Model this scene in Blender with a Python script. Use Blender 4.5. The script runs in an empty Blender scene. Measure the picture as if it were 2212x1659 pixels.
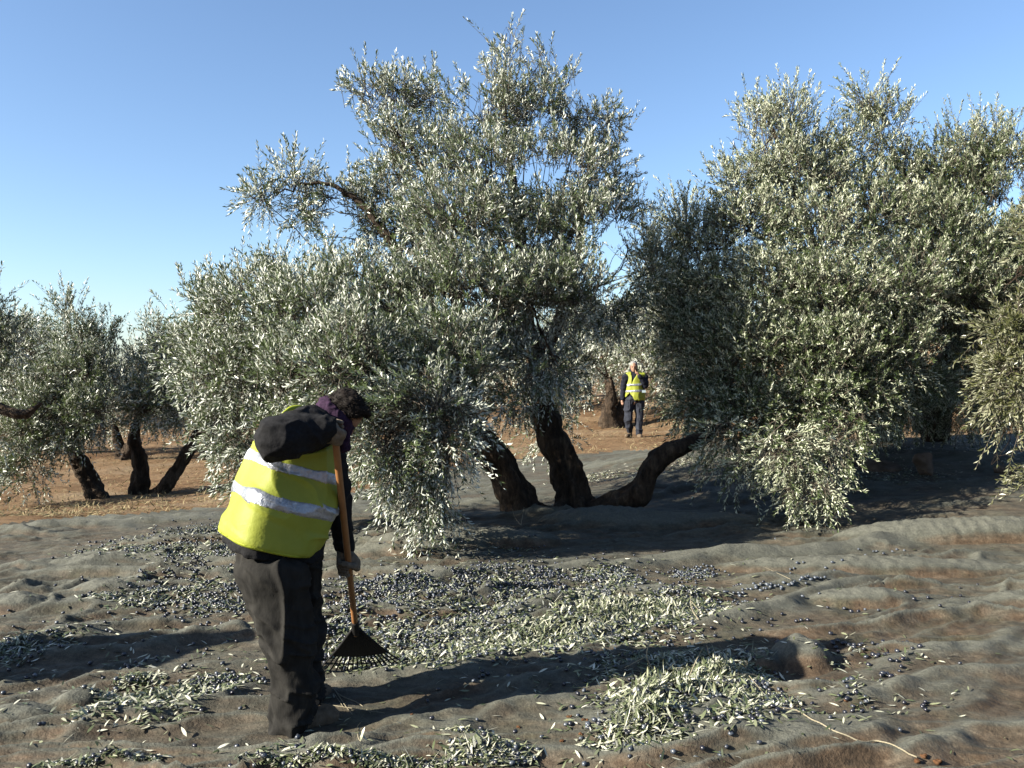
import bpy, math
import numpy as np
from mathutils import Vector

R = math.radians
sc = bpy.context.scene
COL = sc.collection

# ------------------------------------------------------------------ camera, sky, sun, exposure
CAM_H, FPX, HOR = 1.55, 1843.0, 810.0        # eye height; focal length and horizon in a 2212 px wide frame
cam_data = bpy.data.cameras.new('camera')
cam_data.lens = 36.0 * FPX / 2212.0
cam_data.sensor_width = 36.0
cam_data.clip_start = 0.05
cam_data.clip_end = 3000.0
cam = bpy.data.objects.new('camera', cam_data)
COL.objects.link(cam)
cam.location = (0, 0, CAM_H)
cam.rotation_euler = (R(90) - math.atan((829.5 - HOR) / FPX), 0, 0)
sc.camera = cam

SUN_AZ, SUN_EL = 247.5, 27.0                 # clockwise from +Y; behind the camera on the left
world = bpy.data.worlds.new('World')
sc.world = world
world.use_nodes = True
wn = world.node_tree
sky = wn.nodes.new('ShaderNodeTexSky')
sky.sky_type = 'NISHITA'
sky.sun_disc = False
sky.sun_elevation = R(SUN_EL)
sky.sun_rotation = R(SUN_AZ)
sky.altitude = 600
sky.air_density = 1.0
sky.dust_density = 1.1
sky.ozone_density = 3.3
bg = wn.nodes['Background']
bg.inputs['Strength'].default_value = 0.056
wn.links.new(sky.outputs[0], bg.inputs[0])

sun_data = bpy.data.lights.new('sun', 'SUN')
sun_data.energy = 5.0
sun_data.angle = R(0.53)
sun_data.color = (1.0, 0.93, 0.80)
sun = bpy.data.objects.new('sun', sun_data)
COL.objects.link(sun)
to_sun = Vector((math.sin(R(SUN_AZ)) * math.cos(R(SUN_EL)), math.cos(R(SUN_AZ)) * math.cos(R(SUN_EL)), math.sin(R(SUN_EL))))
sun.rotation_euler = to_sun.to_track_quat('Z', 'Y').to_euler()
sun.location = to_sun * 50

sc.view_settings.view_transform = 'Standard'
sc.view_settings.look = 'None'
sc.view_settings.exposure = 2.04
sc.view_settings.gamma = 1.0
sc.view_settings.use_curve_mapping = False
sc.render.engine = 'CYCLES'
sc.cycles.max_bounces = 5
sc.cycles.diffuse_bounces = 3
sc.cycles.glossy_bounces = 2
sc.cycles.transmission_bounces = 2
sc.cycles.transparent_max_bounces = 4

# ------------------------------------------------------------------ helpers: naming and meshes
def setp(o, label=None, cat=None, group=None, kind=None):
    if label: o['label'] = label
    if cat: o['category'] = cat
    if group: o['group'] = group
    if kind: o['kind'] = kind
    return o

def empty(name, loc, label, cat, group=None):
    o = bpy.data.objects.new(name, None)
    COL.objects.link(o)
    o.location = loc
    o.empty_display_size = 0.1
    return setp(o, label, cat, group)

def mesh_np(name, V, F, mats, smooth=True, midx=None, attrs=None):
    """V (n,3); F an (m,k) int array or a list of such arrays"""
    V = np.asarray(V, dtype=np.float32)
    Fs = F if isinstance(F, list) else [F]
    Fs = [np.asarray(f, dtype=np.int32) for f in Fs if len(f)]
    me = bpy.data.meshes.new(name)
    loops = np.concatenate([f.ravel() for f in Fs])
    totals = np.concatenate([np.full(len(f), f.shape[1], np.int32) for f in Fs])
    starts = np.concatenate([[0], np.cumsum(totals)[:-1]]).astype(np.int32)
    me.vertices.add(len(V)); me.vertices.foreach_set('co', V.ravel())
    me.loops.add(len(loops)); me.loops.foreach_set('vertex_index', loops)
    me.polygons.add(len(totals))
    me.polygons.foreach_set('loop_start', starts)
    me.polygons.foreach_set('loop_total', totals)
    for m in (mats if isinstance(mats, (list, tuple)) else [mats]):
        me.materials.append(m)
    if midx is not None:
        me.polygons.foreach_set('material_index', np.asarray(midx, np.int32))
    me.polygons.foreach_set('use_smooth', np.full(len(totals), bool(smooth)))
    if attrs:
        for k, a in attrs.items():
            at_ = me.attributes.new(k, 'FLOAT', 'POINT')
            at_.data.foreach_set('value', np.asarray(a, np.float32))
    me.update(calc_edges=True)
    return me

def link(name, me, parent=None, loc=None):
    o = bpy.data.objects.new(name, me)
    COL.objects.link(o)
    if parent is not None:
        o.parent = parent
        o.matrix_parent_inverse = parent_inv(parent)
    if loc is not None:
        o.location = loc
    return o

def parent_inv(p):
    from mathutils import Matrix, Euler
    m = Matrix.LocRotScale(p.location, p.rotation_euler, p.scale)
    if p.parent is not None:
        m = p.parent.matrix_parent_inverse.inverted() @ m if False else m
    return m.inverted()

def at(px, py, d):
    """world point on the ray of a photograph position, d metres in front of the camera"""
    return np.array(((px - 1106.0) / FPX * d, d, CAM_H - (py - HOR) / FPX * d))

def unit(v):
    v = np.asarray(v, float)
    return v / (np.linalg.norm(v, axis=-1, keepdims=True) + 1e-12)

# ------------------------------------------------------------------ helpers: noise
def _h(ix, iy, iz, s):
    n = (ix.astype(np.int64) * 374761393 + iy.astype(np.int64) * 668265263 + iz.astype(np.int64) * 1274126177 + s * 974634777) & 0xffffffff
    n = ((n ^ (n >> 13)) * 1274126177) & 0xffffffff
    n = (n ^ (n >> 16)) & 0xffffffff
    return n
def vnoise3(p, s=0):
    """gradient-like value noise in -1..1"""
    p = np.asarray(p, float)
    i = np.floor(p).astype(np.int64); f = p - i
    u = f * f * f * (f * (f * 6 - 15) + 10)
    out = 0
    for dx in (0, 1):
        for dy in (0, 1):
            for dz in (0, 1):
                w = (u[..., 0] if dx else 1 - u[..., 0]) * (u[..., 1] if dy else 1 - u[..., 1]) * (u[..., 2] if dz else 1 - u[..., 2])
                out = out + w * (_h(i[..., 0] + dx, i[..., 1] + dy, i[..., 2] + dz, s) / 2147483648.0 - 1)
    return out
def pnoise2(x, y, s=0):
    """2-D gradient noise, about -1..1"""
    x = np.asarray(x, float); y = np.asarray(y, float)
    ix = np.floor(x).astype(np.int64); iy = np.floor(y).astype(np.int64)
    fx, fy = x - ix, y - iy
    u = fx**3 * (fx * (fx * 6 - 15) + 10); v = fy**3 * (fy * (fy * 6 - 15) + 10)
    z = np.zeros_like(ix)
    def g(dx, dy):
        a = _h(ix + dx, iy + dy, z, s) / 4294967296.0 * 2 * np.pi
        return np.cos(a) * (fx - dx) + np.sin(a) * (fy - dy)
    a = g(0, 0) * (1 - u) + g(1, 0) * u
    b = g(0, 1) * (1 - u) + g(1, 1) * u
    return (a * (1 - v) + b * v) * 1.5
def fbm2(x, y, s=0, o=3):
    r, a = 0, 1.0
    for k in range(o):
        r = r + a * pnoise2(x * 2**k, y * 2**k, s + k * 7); a *= 0.5
    return r

# ------------------------------------------------------------------ helpers: materials
def newmat(name):
    m = bpy.data.materials.new(name)
    m.use_nodes = True
    nt = m.node_tree
    return m, nt, nt.nodes['Principled BSDF']
def N(nt, kind, **kw):
    n = nt.nodes.new(kind)
    for k, v in kw.items():
        if k.startswith('i_'):
            n.inputs[k[2:]].default_value = v
        else:
            setattr(n, k, v)
    return n
def noise_node(nt, scale, detail=4, rough=0.6, coord='Object', stretch=None):
    tc = N(nt, 'ShaderNodeTexCoord')
    n = N(nt, 'ShaderNodeTexNoise')
    n.inputs['Scale'].default_value = scale
    n.inputs['Detail'].default_value = detail
    n.inputs['Roughness'].default_value = rough
    if stretch:
        mp = N(nt, 'ShaderNodeMapping'); mp.inputs['Scale'].default_value = stretch
        nt.links.new(tc.outputs[coord], mp.inputs[0]); nt.links.new(mp.outputs[0], n.inputs['Vector'])
    else:
        nt.links.new(tc.outputs[coord], n.inputs['Vector'])
    return n
K_ALB = 0.46     # the whole place is a little darker than textbook colours; the exposure makes up for it
def ramp(nt, src, stops, k=1.0):
    r = N(nt, 'ShaderNodeValToRGB')
    e = r.color_ramp.elements
    while len(e) < len(stops): e.new(0.5)
    for i, (p, c) in enumerate(stops):
        e[i].position = p
        e[i].color = (*[v * k for v in c], 1)
    nt.links.new(src, r.inputs[0])
    return r
def mixc(nt, fac, a, b, mode='MIX'):
    m = N(nt, 'ShaderNodeMix', data_type='RGBA', blend_type=mode)
    for sock, v in ((0, fac), (6, a), (7, b)):
        if isinstance(v, (int, float)): m.inputs[sock].default_value = v
        elif isinstance(v, tuple): m.inputs[sock].default_value = (*v, 1)
        else: nt.links.new(v, m.inputs[sock])
    return m.outputs[2]
def bump(nt, src, bsdf, strength=0.5, dist=0.01):
    b = N(nt, 'ShaderNodeBump')
    b.inputs['Strength'].default_value = strength
    b.inputs['Distance'].default_value = dist
    nt.links.new(src, b.inputs['Height'])
    nt.links.new(b.outputs[0], bsdf.inputs['Normal'])
    return b

def simple_mat(name, c1, c2, scale=30, rough=0.85, metallic=0.0, bstr=0.4, bdist=0.004, stretch=None, spec=0.3, detail=5):
    m, nt, b = newmat(name)
    n = noise_node(nt, scale, detail, 0.65, stretch=stretch)
    r = ramp(nt, n.outputs[0], [(0.3, c1), (0.7, c2)], K_ALB if not metallic else 0.47)
    nt.links.new(r.outputs[0], b.inputs['Base Color'])
    b.inputs['Roughness'].default_value = rough
    b.inputs['Metallic'].default_value = metallic
    b.inputs['Specular IOR Level'].default_value = spec
    if bstr: bump(nt, n.outputs[0], b, bstr, bdist)
    return m

def leaf_mat(name, top1, top2, back1, back2, rough=0.42, trans=0.12, spec=0.5):
    m, nt, b = newmat(name)
    at_ = N(nt, 'ShaderNodeAttribute', attribute_name='tint')
    geo = N(nt, 'ShaderNodeNewGeometry')
    t = ramp(nt, at_.outputs['Fac'], [(0.0, top1), (1.0, top2)], K_ALB)
    k = ramp(nt, at_.outputs['Fac'], [(0.0, back1), (1.0, back2)], K_ALB)
    c = mixc(nt, geo.outputs['Backfacing'], t.outputs[0], k.outputs[0])
    nt.links.new(c, b.inputs['Base Color'])
    b.inputs['Roughness'].default_value = rough
    b.inputs['Specular IOR Level'].default_value = spec
    tr = N(nt, 'ShaderNodeBsdfTranslucent')
    tr.inputs[0].default_value = (0.10, 0.14, 0.03, 1)
    mx = N(nt, 'ShaderNodeMixShader'); mx.inputs[0].default_value = trans
    nt.links.new(b.outputs[0], mx.inputs[1]); nt.links.new(tr.outputs[0], mx.inputs[2])
    nt.links.new(mx.outputs[0], nt.nodes['Material Output'].inputs[0])
    return m

M_LEAF = leaf_mat('olive_leaf', (0.066, 0.102, 0.040), (0.205, 0.258, 0.120), (0.58, 0.63, 0.52), (1.15, 1.18, 1.04), rough=0.33, trans=0.12, spec=0.40)
M_LEAF_WARM = leaf_mat('olive_leaf_yellow_green', (0.080, 0.090, 0.028), (0.180, 0.185, 0.075), (0.28, 0.29, 0.17), (0.46, 0.46, 0.31), rough=0.38, trans=0.14)
M_LEAF_DARK = leaf_mat('olive_leaf_deep_green', (0.054, 0.088, 0.028), (0.160, 0.206, 0.082), (0.40, 0.45, 0.27), (1.02, 1.05, 0.82), rough=0.34, trans=0.10, spec=0.40)
M_LEAF_DRY = leaf_mat('fallen_leaf', (0.11, 0.13, 0.06), (0.26, 0.27, 0.16), (0.56, 0.57, 0.44), (0.80, 0.79, 0.66), rough=0.4, trans=0.06)
def litter_mat(name, stops, rough=0.42):
    m, nt, b = newmat(name)
    at_ = N(nt, 'ShaderNodeAttribute', attribute_name='tint')
    t = ramp(nt, at_.outputs['Fac'], stops, K_ALB)
    nt.links.new(t.outputs[0], b.inputs['Base Color'])
    b.inputs['Roughness'].default_value = rough
    return m
M_LEAF_DRY = litter_mat('fallen_leaf', [(0.0, (0.055, 0.08, 0.03)), (0.35, (0.16, 0.19, 0.09)), (0.60, (0.30, 0.32, 0.19)), (0.72, (0.55, 0.56, 0.41)), (1.0, (0.86, 0.85, 0.70))])
M_TWIG = simple_mat('twig_bark', (0.07, 0.055, 0.04), (0.16, 0.135, 0.10), 40, 0.85)
M_PALE_TWIG = simple_mat('dry_twig', (0.28, 0.24, 0.16), (0.45, 0.40, 0.28), 60, 0.8)

def bark_mat():
    m, nt, b = newmat('olive_bark')
    n1 = noise_node(nt, 9, 6, 0.7, stretch=(1, 1, 0.35))
    n2 = noise_node(nt, 34, 5, 0.7, stretch=(1, 1, 0.3))
    c1 = ramp(nt, n1.outputs[0], [(0.30, (0.030, 0.021, 0.014)), (0.50, (0.10, 0.07, 0.047)), (0.70, (0.26, 0.195, 0.135))], K_ALB)
    c2 = ramp(nt, n2.outputs[0], [(0.35, (0.35, 0.33, 0.30)), (0.7, (1.3, 1.25, 1.2))])
    nt.links.new(mixc(nt, 0.8, c1.outputs[0], c2.outputs[0], 'MULTIPLY'), b.inputs['Base Color'])
    b.inputs['Roughness'].default_value = 0.9
    b.inputs['Specular IOR Level'].default_value = 0.2
    ad = N(nt, 'ShaderNodeMath', operation='ADD')
    nt.links.new(n1.outputs[0], ad.inputs[0]); nt.links.new(n2.outputs[0], ad.inputs[1])
    bump(nt, ad.outputs[0], b, 1.0, 0.06)
    return m
M_BARK = bark_mat()
M_CUT = simple_mat('sawn_wood', (0.20, 0.15, 0.09), (0.36, 0.29, 0.19), 14, 0.85)

# ------------------------------------------------------------------ helpers: tubes, solids by distance field
def smooth_path(P, n=4):
    P = np.asarray(P, float)
    if len(P) < 3: return np.array([P[0] * (1 - t) + P[-1] * t for t in np.linspace(0, 1, n + 1)])
    Q = np.vstack([2 * P[0] - P[1], P, 2 * P[-1] - P[-2]])
    out = []
    for i in range(1, len(Q) - 2):
        for t in np.linspace(0, 1, n, endpoint=False):
            out.append(0.5 * (2 * Q[i] + (Q[i + 1] - Q[i - 1]) * t + (2 * Q[i - 1] - 5 * Q[i] + 4 * Q[i + 1] - Q[i + 2]) * t**2 + (-Q[i - 1] + 3 * Q[i] - 3 * Q[i + 1] + Q[i + 2]) * t**3))
    out.append(P[-1])
    return np.array(out)

def tube(P, rad, sides=8, caps=True, lump=0.0, lump_scale=6.0, seed=0, flute=0.0):
    P = np.asarray(P, float); n = len(P)
    rad = np.interp(np.linspace(0, 1, n), np.linspace(0, 1, len(rad)), rad) if np.ndim(rad) else np.full(n, rad)
    T = np.gradient(P, axis=0); T = unit(T)
    ref = np.array([0.31, 0.17, 0.93]) if abs(T[0, 2]) < 0.8 else np.array([0.9, 0.3, 0.1])
    A = unit(np.cross(T[0], ref)); U = [A]
    for i in range(1, n):
        A = A - T[i] * np.dot(A, T[i]); A = unit(A); U.append(A)
    U = np.array(U); W = np.cross(T, U)
    th = np.linspace(0, 2 * np.pi, sides, endpoint=False)
    ring = np.cos(th)[None, :, None] * U[:, None] + np.sin(th)[None, :, None] * W[:, None]
    rr = rad[:, None] * np.ones((1, sides))
    if flute:
        ln = np.linspace(0, 1, n)[:, None]
        rr = rr * (1 + flute * np.sin(th[None] * 5 + ln * 4 + seed) * (1 - 0.4 * ln) + flute * 0.6 * np.sin(th[None] * 3 - ln * 5 + seed * 2))
    V = P[:, None] + ring * rr[..., None]
    if lump:
        q = V * lump_scale
        k = vnoise3(q, seed) + 0.5 * vnoise3(q * 2.3, seed + 5) + 0.22 * vnoise3(q * 5.5, seed + 8)
        V = V + ring * (k * lump * rad[:, None])[..., None]
    V = V.reshape(-1, 3)
    i = np.arange(n - 1)[:, None] * sides; j = np.arange(sides)[None]; j2 = (j + 1) % sides
    F = np.stack([i + j, i + j2, i + sides + j2, i + sides + j], -1).reshape(-1, 4)
    Fs = [F]
    if caps:
        V = np.vstack([V, P[0], P[-1]])
        a, b = n * sides, n * sides + 1
        jj = np.arange(sides); j2 = (jj + 1) % sides
        Fs.append(np.vstack([np.stack([np.full(sides, a), j2, jj], 1), np.stack([np.full(sides, b), (n - 1) * sides + jj, (n - 1) * sides + j2], 1)]))
    return V, Fs

def join(parts):
    """join [(V,[F..]), ...] -> V,[quads,tris]"""
    Vs, by = [], {}
    o = 0
    for V, Fs in parts:
        Vs.append(V)
        for f in Fs:
            by.setdefault(f.shape[1], []).append(f + o)
        o += len(V)
    return np.vstack(Vs), [np.vstack(f) for f in by.values()]

def rc(P, a, b, ra, rb):
    a = np.asarray(a, float); b = np.asarray(b, float)
    ba = b - a; pa = P - a
    t = np.clip(pa @ ba / (ba @ ba + 1e-12), 0, 1)
    return np.linalg.norm(pa - t[..., None] * ba, axis=-1) - (ra + (rb - ra) * t)
def ell(P, c, r, B=None):
    q = P - np.asarray(c, float)
    if B is not None: q = q @ np.asarray(B, float).T
    r = np.asarray(r, float)
    k0 = np.linalg.norm(q / r, axis=-1); k1 = np.linalg.norm(q / r**2, axis=-1) + 1e-9
    return k0 * (k0 - 1) / k1
def smin(a, b, k):
    h = np.clip(0.5 + 0.5 * (b - a) / k, 0, 1)
    return b * (1 - h) + a * h - k * h * (1 - h)
def sminl(ds, k):
    d = ds[0]
    for e in ds[1:]: d = smin(d, e, k)
    return d
def smax(a, b, k): return -smin(-a, -b, k)
def plane(P, p0, n):
    return (P - np.asarray(p0, float)) @ unit(n)

def polygonise(f, lo, hi, h):
    lo = np.asarray(lo, float); hi = np.asarray(hi, float)
    n = np.ceil((hi - lo) / h).astype(int) + 1
    ax = [lo[i] + h * np.arange(n[i]) for i in range(3)]
    G = np.stack(np.meshgrid(*ax, indexing='ij'), -1)
    D = f(G.reshape(-1, 3)).reshape(n)
    S = D < 0
    for s in (0, -1):
        S[s] = False; S[:, s] = False; S[:, :, s] = False
    D = np.where(S, np.minimum(D, -1e-6), np.maximum(D, 1e-6))
    c = n - 1
    acc = np.zeros((*c, 3)); cnt = np.zeros(c)
    corners = [(i, j, k) for i in (0, 1) for j in (0, 1) for k in (0, 1)]
    def sl(o): return tuple(slice(o[i], o[i] + c[i]) for i in range(3))
    for a in range(8):
        for b in range(a + 1, 8):
            oa, ob = corners[a], corners[b]
            if sum(x != y for x, y in zip(oa, ob)) != 1: continue
            da, db = D[sl(oa)], D[sl(ob)]
            cr = (da < 0) != (db < 0)
            t = np.where(cr, da / np.where(cr, da - db, 1), 0)
            p = np.asarray(oa) + t[..., None] * (np.asarray(ob) - np.asarray(oa))
            acc += np.where(cr[..., None], p, 0); cnt += cr
    act = cnt > 0
    idx = -np.ones(c, int); idx[act] = np.arange(act.sum())
    I = np.argwhere(act)
    V = lo + h * (I + acc[act] / cnt[act][:, None])
    Q = []
    for axis in range(3):
        o = [0, 0, 0]; o[axis] = 1
        s0 = tuple(slice(0, n[i] - o[i]) for i in range(3)); s1 = tuple(slice(o[i], n[i]) for i in range(3))
        a, b = S[s0], S[s1]
        E = np.argwhere(a != b)
        if not len(E): continue
        flip = S[E[:, 0], E[:, 1], E[:, 2]]
        u, v = (axis + 1) % 3, (axis + 2) % 3
        def cell(du, dv):
            k = E.copy(); k[:, u] -= du; k[:, v] -= dv
            return idx[k[:, 0], k[:, 1], k[:, 2]]
        q = np.stack([cell(1, 1), cell(0, 1), cell(0, 0), cell(1, 0)], 1)
        q[~flip] = q[~flip][:, ::-1]
        Q.append(q)
    Q = np.vstack(Q)
    for _ in range(2):                       # light smoothing
        e = np.vstack([Q[:, [0, 1]], Q[:, [1, 2]], Q[:, [2, 3]], Q[:, [3, 0]]])
        s = np.zeros_like(V); k = np.zeros(len(V))
        np.add.at(s, e[:, 0], V[e[:, 1]]); np.add.at(k, e[:, 0], 1)
        np.add.at(s, e[:, 1], V[e[:, 0]]); np.add.at(k, e[:, 1], 1)
        V = V * 0.5 + 0.5 * s / k[:, None]
    return V, Q
def normals(V, Q):
    n = np.cross(V[Q[:, 2]] - V[Q[:, 0]], V[Q[:, 3]] - V[Q[:, 1]])
    N_ = np.zeros_like(V)
    for k in range(4): np.add.at(N_, Q[:, k], n)
    return unit(N_)
def solid(name, f, lo, hi, h, mat, parent=None, fold=None):
    V, Q = polygonise(f, lo, hi, h)
    if fold is not None:
        V = V + normals(V, Q) * fold(V)[:, None]
    me = mesh_np(name, V, Q, mat)
    return link(name, me, parent)

# ------------------------------------------------------------------ terrain
CTRL = []     # x, y, z
def cp(px, py, d): CTRL.append(at(px, py, d))
for px, z, d in ((-400, 0.0, 3.0), (300, 0.0, 3.2), (1100, 0.0, 3.2), (1900, 0.0, 3.2), (2600, 0.0, 3.2)):
    CTRL.append(np.array(((px - 1106) / FPX * d, d, z)))
cp(300, 1325, 5.5); cp(1106, 1325, 5.5); cp(1900, 1325, 5.55); cp(-500, 1320, 5.5); cp(2700, 1330, 5.5)
cp(1240, 1100, 9.5); cp(1000, 1130, 8.9); cp(1800, 1185, 8.4); cp(2300, 1190, 8.4); cp(2900, 1190, 8.4)
cp(600, 1180, 7.8); cp(0, 1150, 9.2); cp(-600, 1150, 9.0)
cp(0, 1125, 10.2); cp(430, 1095, 11.2)
cp(205, 1082, 15); cp(310, 1072, 15.5); cp(-500, 1085, 15); cp(455, 1005, 24); cp(270, 975, 22); cp(0, 985, 26); cp(-700, 985, 24)
cp(700, 1060, 13); cp(1000, 1000, 15); cp(1050, 985, 16)
cp(1369, 957, 19); cp(1200, 955, 19.5); cp(1320, 915, 22); cp(1600, 950, 17); cp(1400, 862, 45); cp(900, 880, 40)
cp(2000, 1005, 11); cp(1950, 905, 13.5); cp(1750, 960, 12.5); cp(2250, 1000, 11); cp(2300, 900, 14); cp(3000, 900, 14); cp(2900, 1000, 11)
cp(2100, 1110, 9.3); cp(1750, 1100, 9.5); cp(2700, 1110, 9.3)
cp(300, 905, 55); cp(-600, 910, 55); cp(2200, 800, 30); cp(3200, 780, 30); cp(1800, 840, 26)
CTRL += [np.array(v) for v in ((-100, 120, -3.0), (0, 130, 0.5), (60, 120, 8), (-300, 300, -4), (0, 320, 2), (60, 60, 6), (-60, 60, -2.2), (-40, 20, -1.5), (-30, -5, -.5), (30, -5, .5), (45, 20, 2.5), (0, -30, 0), (150, 150, 14), (120, 300, 18), (300, 300, 24), (-300, -100, -4), (300, -100, 8), (350, 60, 16), (-350, 60, -5))]
CTRL = np.array(CTRL)
SIG = np.clip(np.hypot(CTRL[:, 0], CTRL[:, 1]) * 0.16, 0.6, 90)
def base_height(x, y):
    sh = np.shape(x); x = np.ravel(x); y = np.ravel(y)
    num = np.zeros(len(x)); den = np.zeros(len(x)) + 1e-30
    for (cx, cy, cz), s in zip(CTRL, SIG):
        q = ((x - cx)**2 + (y - cy)**2) / (2 * s * s)
        w = 1.0 / (1 + q * q * q) / s**0.5
        num += w * cz; den += w
    z = num / den
    return z.reshape(sh)

# ------------------------------------------------------------------ the nets: where they lie and how they fold
BX = [-12, -6.0, -4.2, -3.0, -1.6, -0.6, 0.8, 2.2, 3.2, 4.6, 6.5, 9, 14]
BY = [9.3, 9.8, 11.0, 11.4, 13.0, 15.0, 15.6, 15.8, 14.6, 13.4, 13.2, 13.2, 13.2]
def net_edge(x): return np.interp(x, BX, BY) + 0.25 * pnoise2(np.asarray(x) * 0.9, np.asarray(x) * 0 + 3.1, 4)
def soft(x, a, b): t = np.clip((x - a) / (b - a), 0, 1); return t * t * (3 - 2 * t)

def stone_bumps():
    B = []
    for px, py, d, rx, ry, h in ((1732, 1430, 4.50, 0.150, 0.16, 0.125), (1655, 1440, 4.45, 0.085, 0.10, 0.08), (30, 1590, 3.75, 0.17, 0.12, 0.06), (160, 1560, 3.9, 0.10, 0.10, 0.07),
                             (225, 1258, 5.9, 0.22, 0.12, 0.09), (30, 1300, 5.5, 0.2, 0.15, 0.10), (505, 1385, 5.0, 0.10, 0.07, 0.07), (590, 1170, 8, .4, .2, .1),
                             (1860, 1290, 5.7, 0.35, 0.14, 0.09), (1450, 1300, 5.8, 0.4, 0.12, 0.07), (1000, 1170, 7.6, .8, .22, .14), (1330, 1130, 8.6, .7, .3, .14), (1480, 1110, 8.7, .8, .2, .1),
                             (1300, 1100, 9.0, 0.3, 0.2, 0.10), (2080, 1200, 8.0, 1.1, 0.25, 0.15), (1850, 985, 11.6, 0.4, 0.3, 0.18), (1900, 1240, 6.8, 1.2, .2, .10)):
        p = at(px, py, d); B.append((p[0], p[1], rx, ry, h))
    return B
BUMPS = stone_bumps()
# pulled ridges of the net (start, end in photograph positions, width, height)
RIDGES = []
for a, b, w, h in (((1000, 1530, 3.95), (1560, 1420, 4.6), .07, .045), ((1500, 1370, 5.0), (1900, 1255, 6.4), .10, .075), ((700, 1505, 4.1), (1180, 1420, 4.6), .10, .05),
                   ((0, 1450, 4.45), (540, 1385, 5.0), .09, .055), ((100, 1615, 3.5), (590, 1510, 4.1), .08, .05), ((0, 1400, 4.8), (470, 1330, 5.4), .08, .03),
                   ((185, 1290, 5.75), (330, 1235, 6.3), .05, .09), ((230, 1290, 5.7), (430, 1215, 6.6), .04, .05), ((60, 1330, 5.4), (225, 1250, 6), .05, .06), ((0, 1290, 5.8), (220, 1245, 6.1), .06, .05), ((120, 1390, 5), (240, 1280, 5.8), .05, .04),
                   ((700, 1290, 5.9), (1250, 1215, 6.9), .10, .05), ((1000, 1375, 5.1), (1400, 1310, 5.6), .09, .04), ((1700, 1560, 3.85), (2250, 1450, 4.4), .09, .06),
                   ((1850, 1480, 4.2), (2250, 1370, 5.0), .10, .05), ((1500, 1650, 3.35), (2000, 1600, 3.6), .10, .05), ((750, 1600, 3.6), (1300, 1530, 3.9), .1, .045), ((1900, 1660, 3.3), (2300, 1560, 3.75), .1, .06),
                   ((1100, 1260, 6.2), (1700, 1190, 7.5), .12, .08), ((1400, 1230, 6.9), (2200, 1180, 8.3), .16, .10), ((300, 1200, 7.2), (480, 1180, 7.6), .12, .06), ((0, 1215, 6.9), (350, 1190, 7.4), .15, .05)):
    RIDGES.append((at(*a)[:2], at(*b)[:2], w, h))
def net_rise(x, y):
    """height of the net above the base ground, and how far it lifts off the soil (0..1)"""
    th = R(13); ca, sa = math.cos(th), math.sin(th)
    u = ca * x + sa * y; v = -sa * x + ca * y
    v = v + 0.30 * pnoise2(u * 0.6, v * 0.8, 3) + 0.09 * pnoise2(u * 1.9, v * 1.8, 8) + 0.02 * pnoise2(u * 6, v * 5, 9)
    near = 1 - soft(y, 8.5, 12.0) * 0.45
    n1 = pnoise2(u * 0.36, v * 2.0, 11); r1 = np.clip(1 - np.abs(n1) * 2.3, 0, 1)**2.6
    n2 = pnoise2(u * 0.75, v * 4.2, 23); r2 = np.clip(1 - np.abs(n2) * 2.4, 0, 1)**2.4
    n3 = pnoise2(u * 1.7, v * 8.5, 31); r3 = np.clip(1 - np.abs(n3) * 2.2, 0, 1)**2
    m = 0.22 + 0.95 * soft(pnoise2(x * 0.55, y * 0.8, 51) + 0.35 * pnoise2(x * 1.6, y * 2.0, 52), -0.35, 0.5)
    lumps = 0.020 * fbm2(x * 1.0, y * 1.8, 5, 2) + 0.007 * fbm2(x * 4.2, y * 5.5, 17, 2) + 0.004 * fbm2(x * 13, y * 15, 19, 2)
    n4 = pnoise2(u * 3.5 + 3 * v, v * 17, 83); r4 = np.clip(1 - np.abs(n4) * 2.4, 0, 1)**2
    w2 = pnoise2(x * 0.9, y * 1.1, 57)
    n5 = pnoise2((u + v) * 1.5, (v - u * 0.35) * 5.0, 87); r5 = np.clip(1 - np.abs(n5) * 2.6, 0, 1)**2.2
    rgt = 1 - 0.45 * soft(x - 0.35 * y, -1.6, 0.2)
    fold = 0.066 * r1 * m + 0.040 * r2 * m * rgt + 0.015 * r3 * (0.2 + m) * rgt + 0.005 * r4 * m + 0.030 * r5 * soft(w2, 0.0, 0.5) + 0.003 * pnoise2(u * 5, v * 30, 77)
    for a, b, w, h in RIDGES:
        d = b - a; L2 = d @ d
        t = ((x - a[0]) * d[0] + (y - a[1]) * d[1]) / L2
        tc = np.clip(t, 0, 1)
        wob = 0.05 * np.sin(tc * 9 + a[0] * 7) + 0.05 * pnoise2(tc * 5, tc * 0 + a[1], 9)
        q = ((x - a[0]) * d[1] - (y - a[1]) * d[0]) / math.sqrt(L2) + wob
        env = np.clip(np.minimum(t, 1 - t) * 5 + 0.15, 0, 1)
        fold = np.maximum(fold, fold * 0.4 + env * h * 1.3 * np.exp(-np.abs(q / w)**1.5) * (0.8 + 0.35 * pnoise2(tc * 7, tc * 0 + 2.2, 12)))
    for bx, by, rx, ry, h in BUMPS:
        e = 1 - ((x - bx) / rx)**2 - ((y - by) / ry)**2
        fold = np.maximum(fold, h * np.clip(e + 0.25, 0, None)**0.5 * (1 + 0.12 * pnoise2(x * 14, y * 14, 6)))
    # trodden flat where the raking man stands
    foot = at(700, 1590, 3.66)
    k = np.exp(-(((x - foot[0]) / 0.34)**2 + ((y - foot[1]) / 0.26)**2))
    lumps = lumps * (1 - 0.9 * k); fold = fold * (1 - 0.95 * k)
    e = soft(net_edge(x) - y, 0.0, 0.9)
    return (lumps + fold * 1.08) * near * (0.12 + 0.88 * e), np.clip(fold / 0.055, 0, 1.6)
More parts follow.
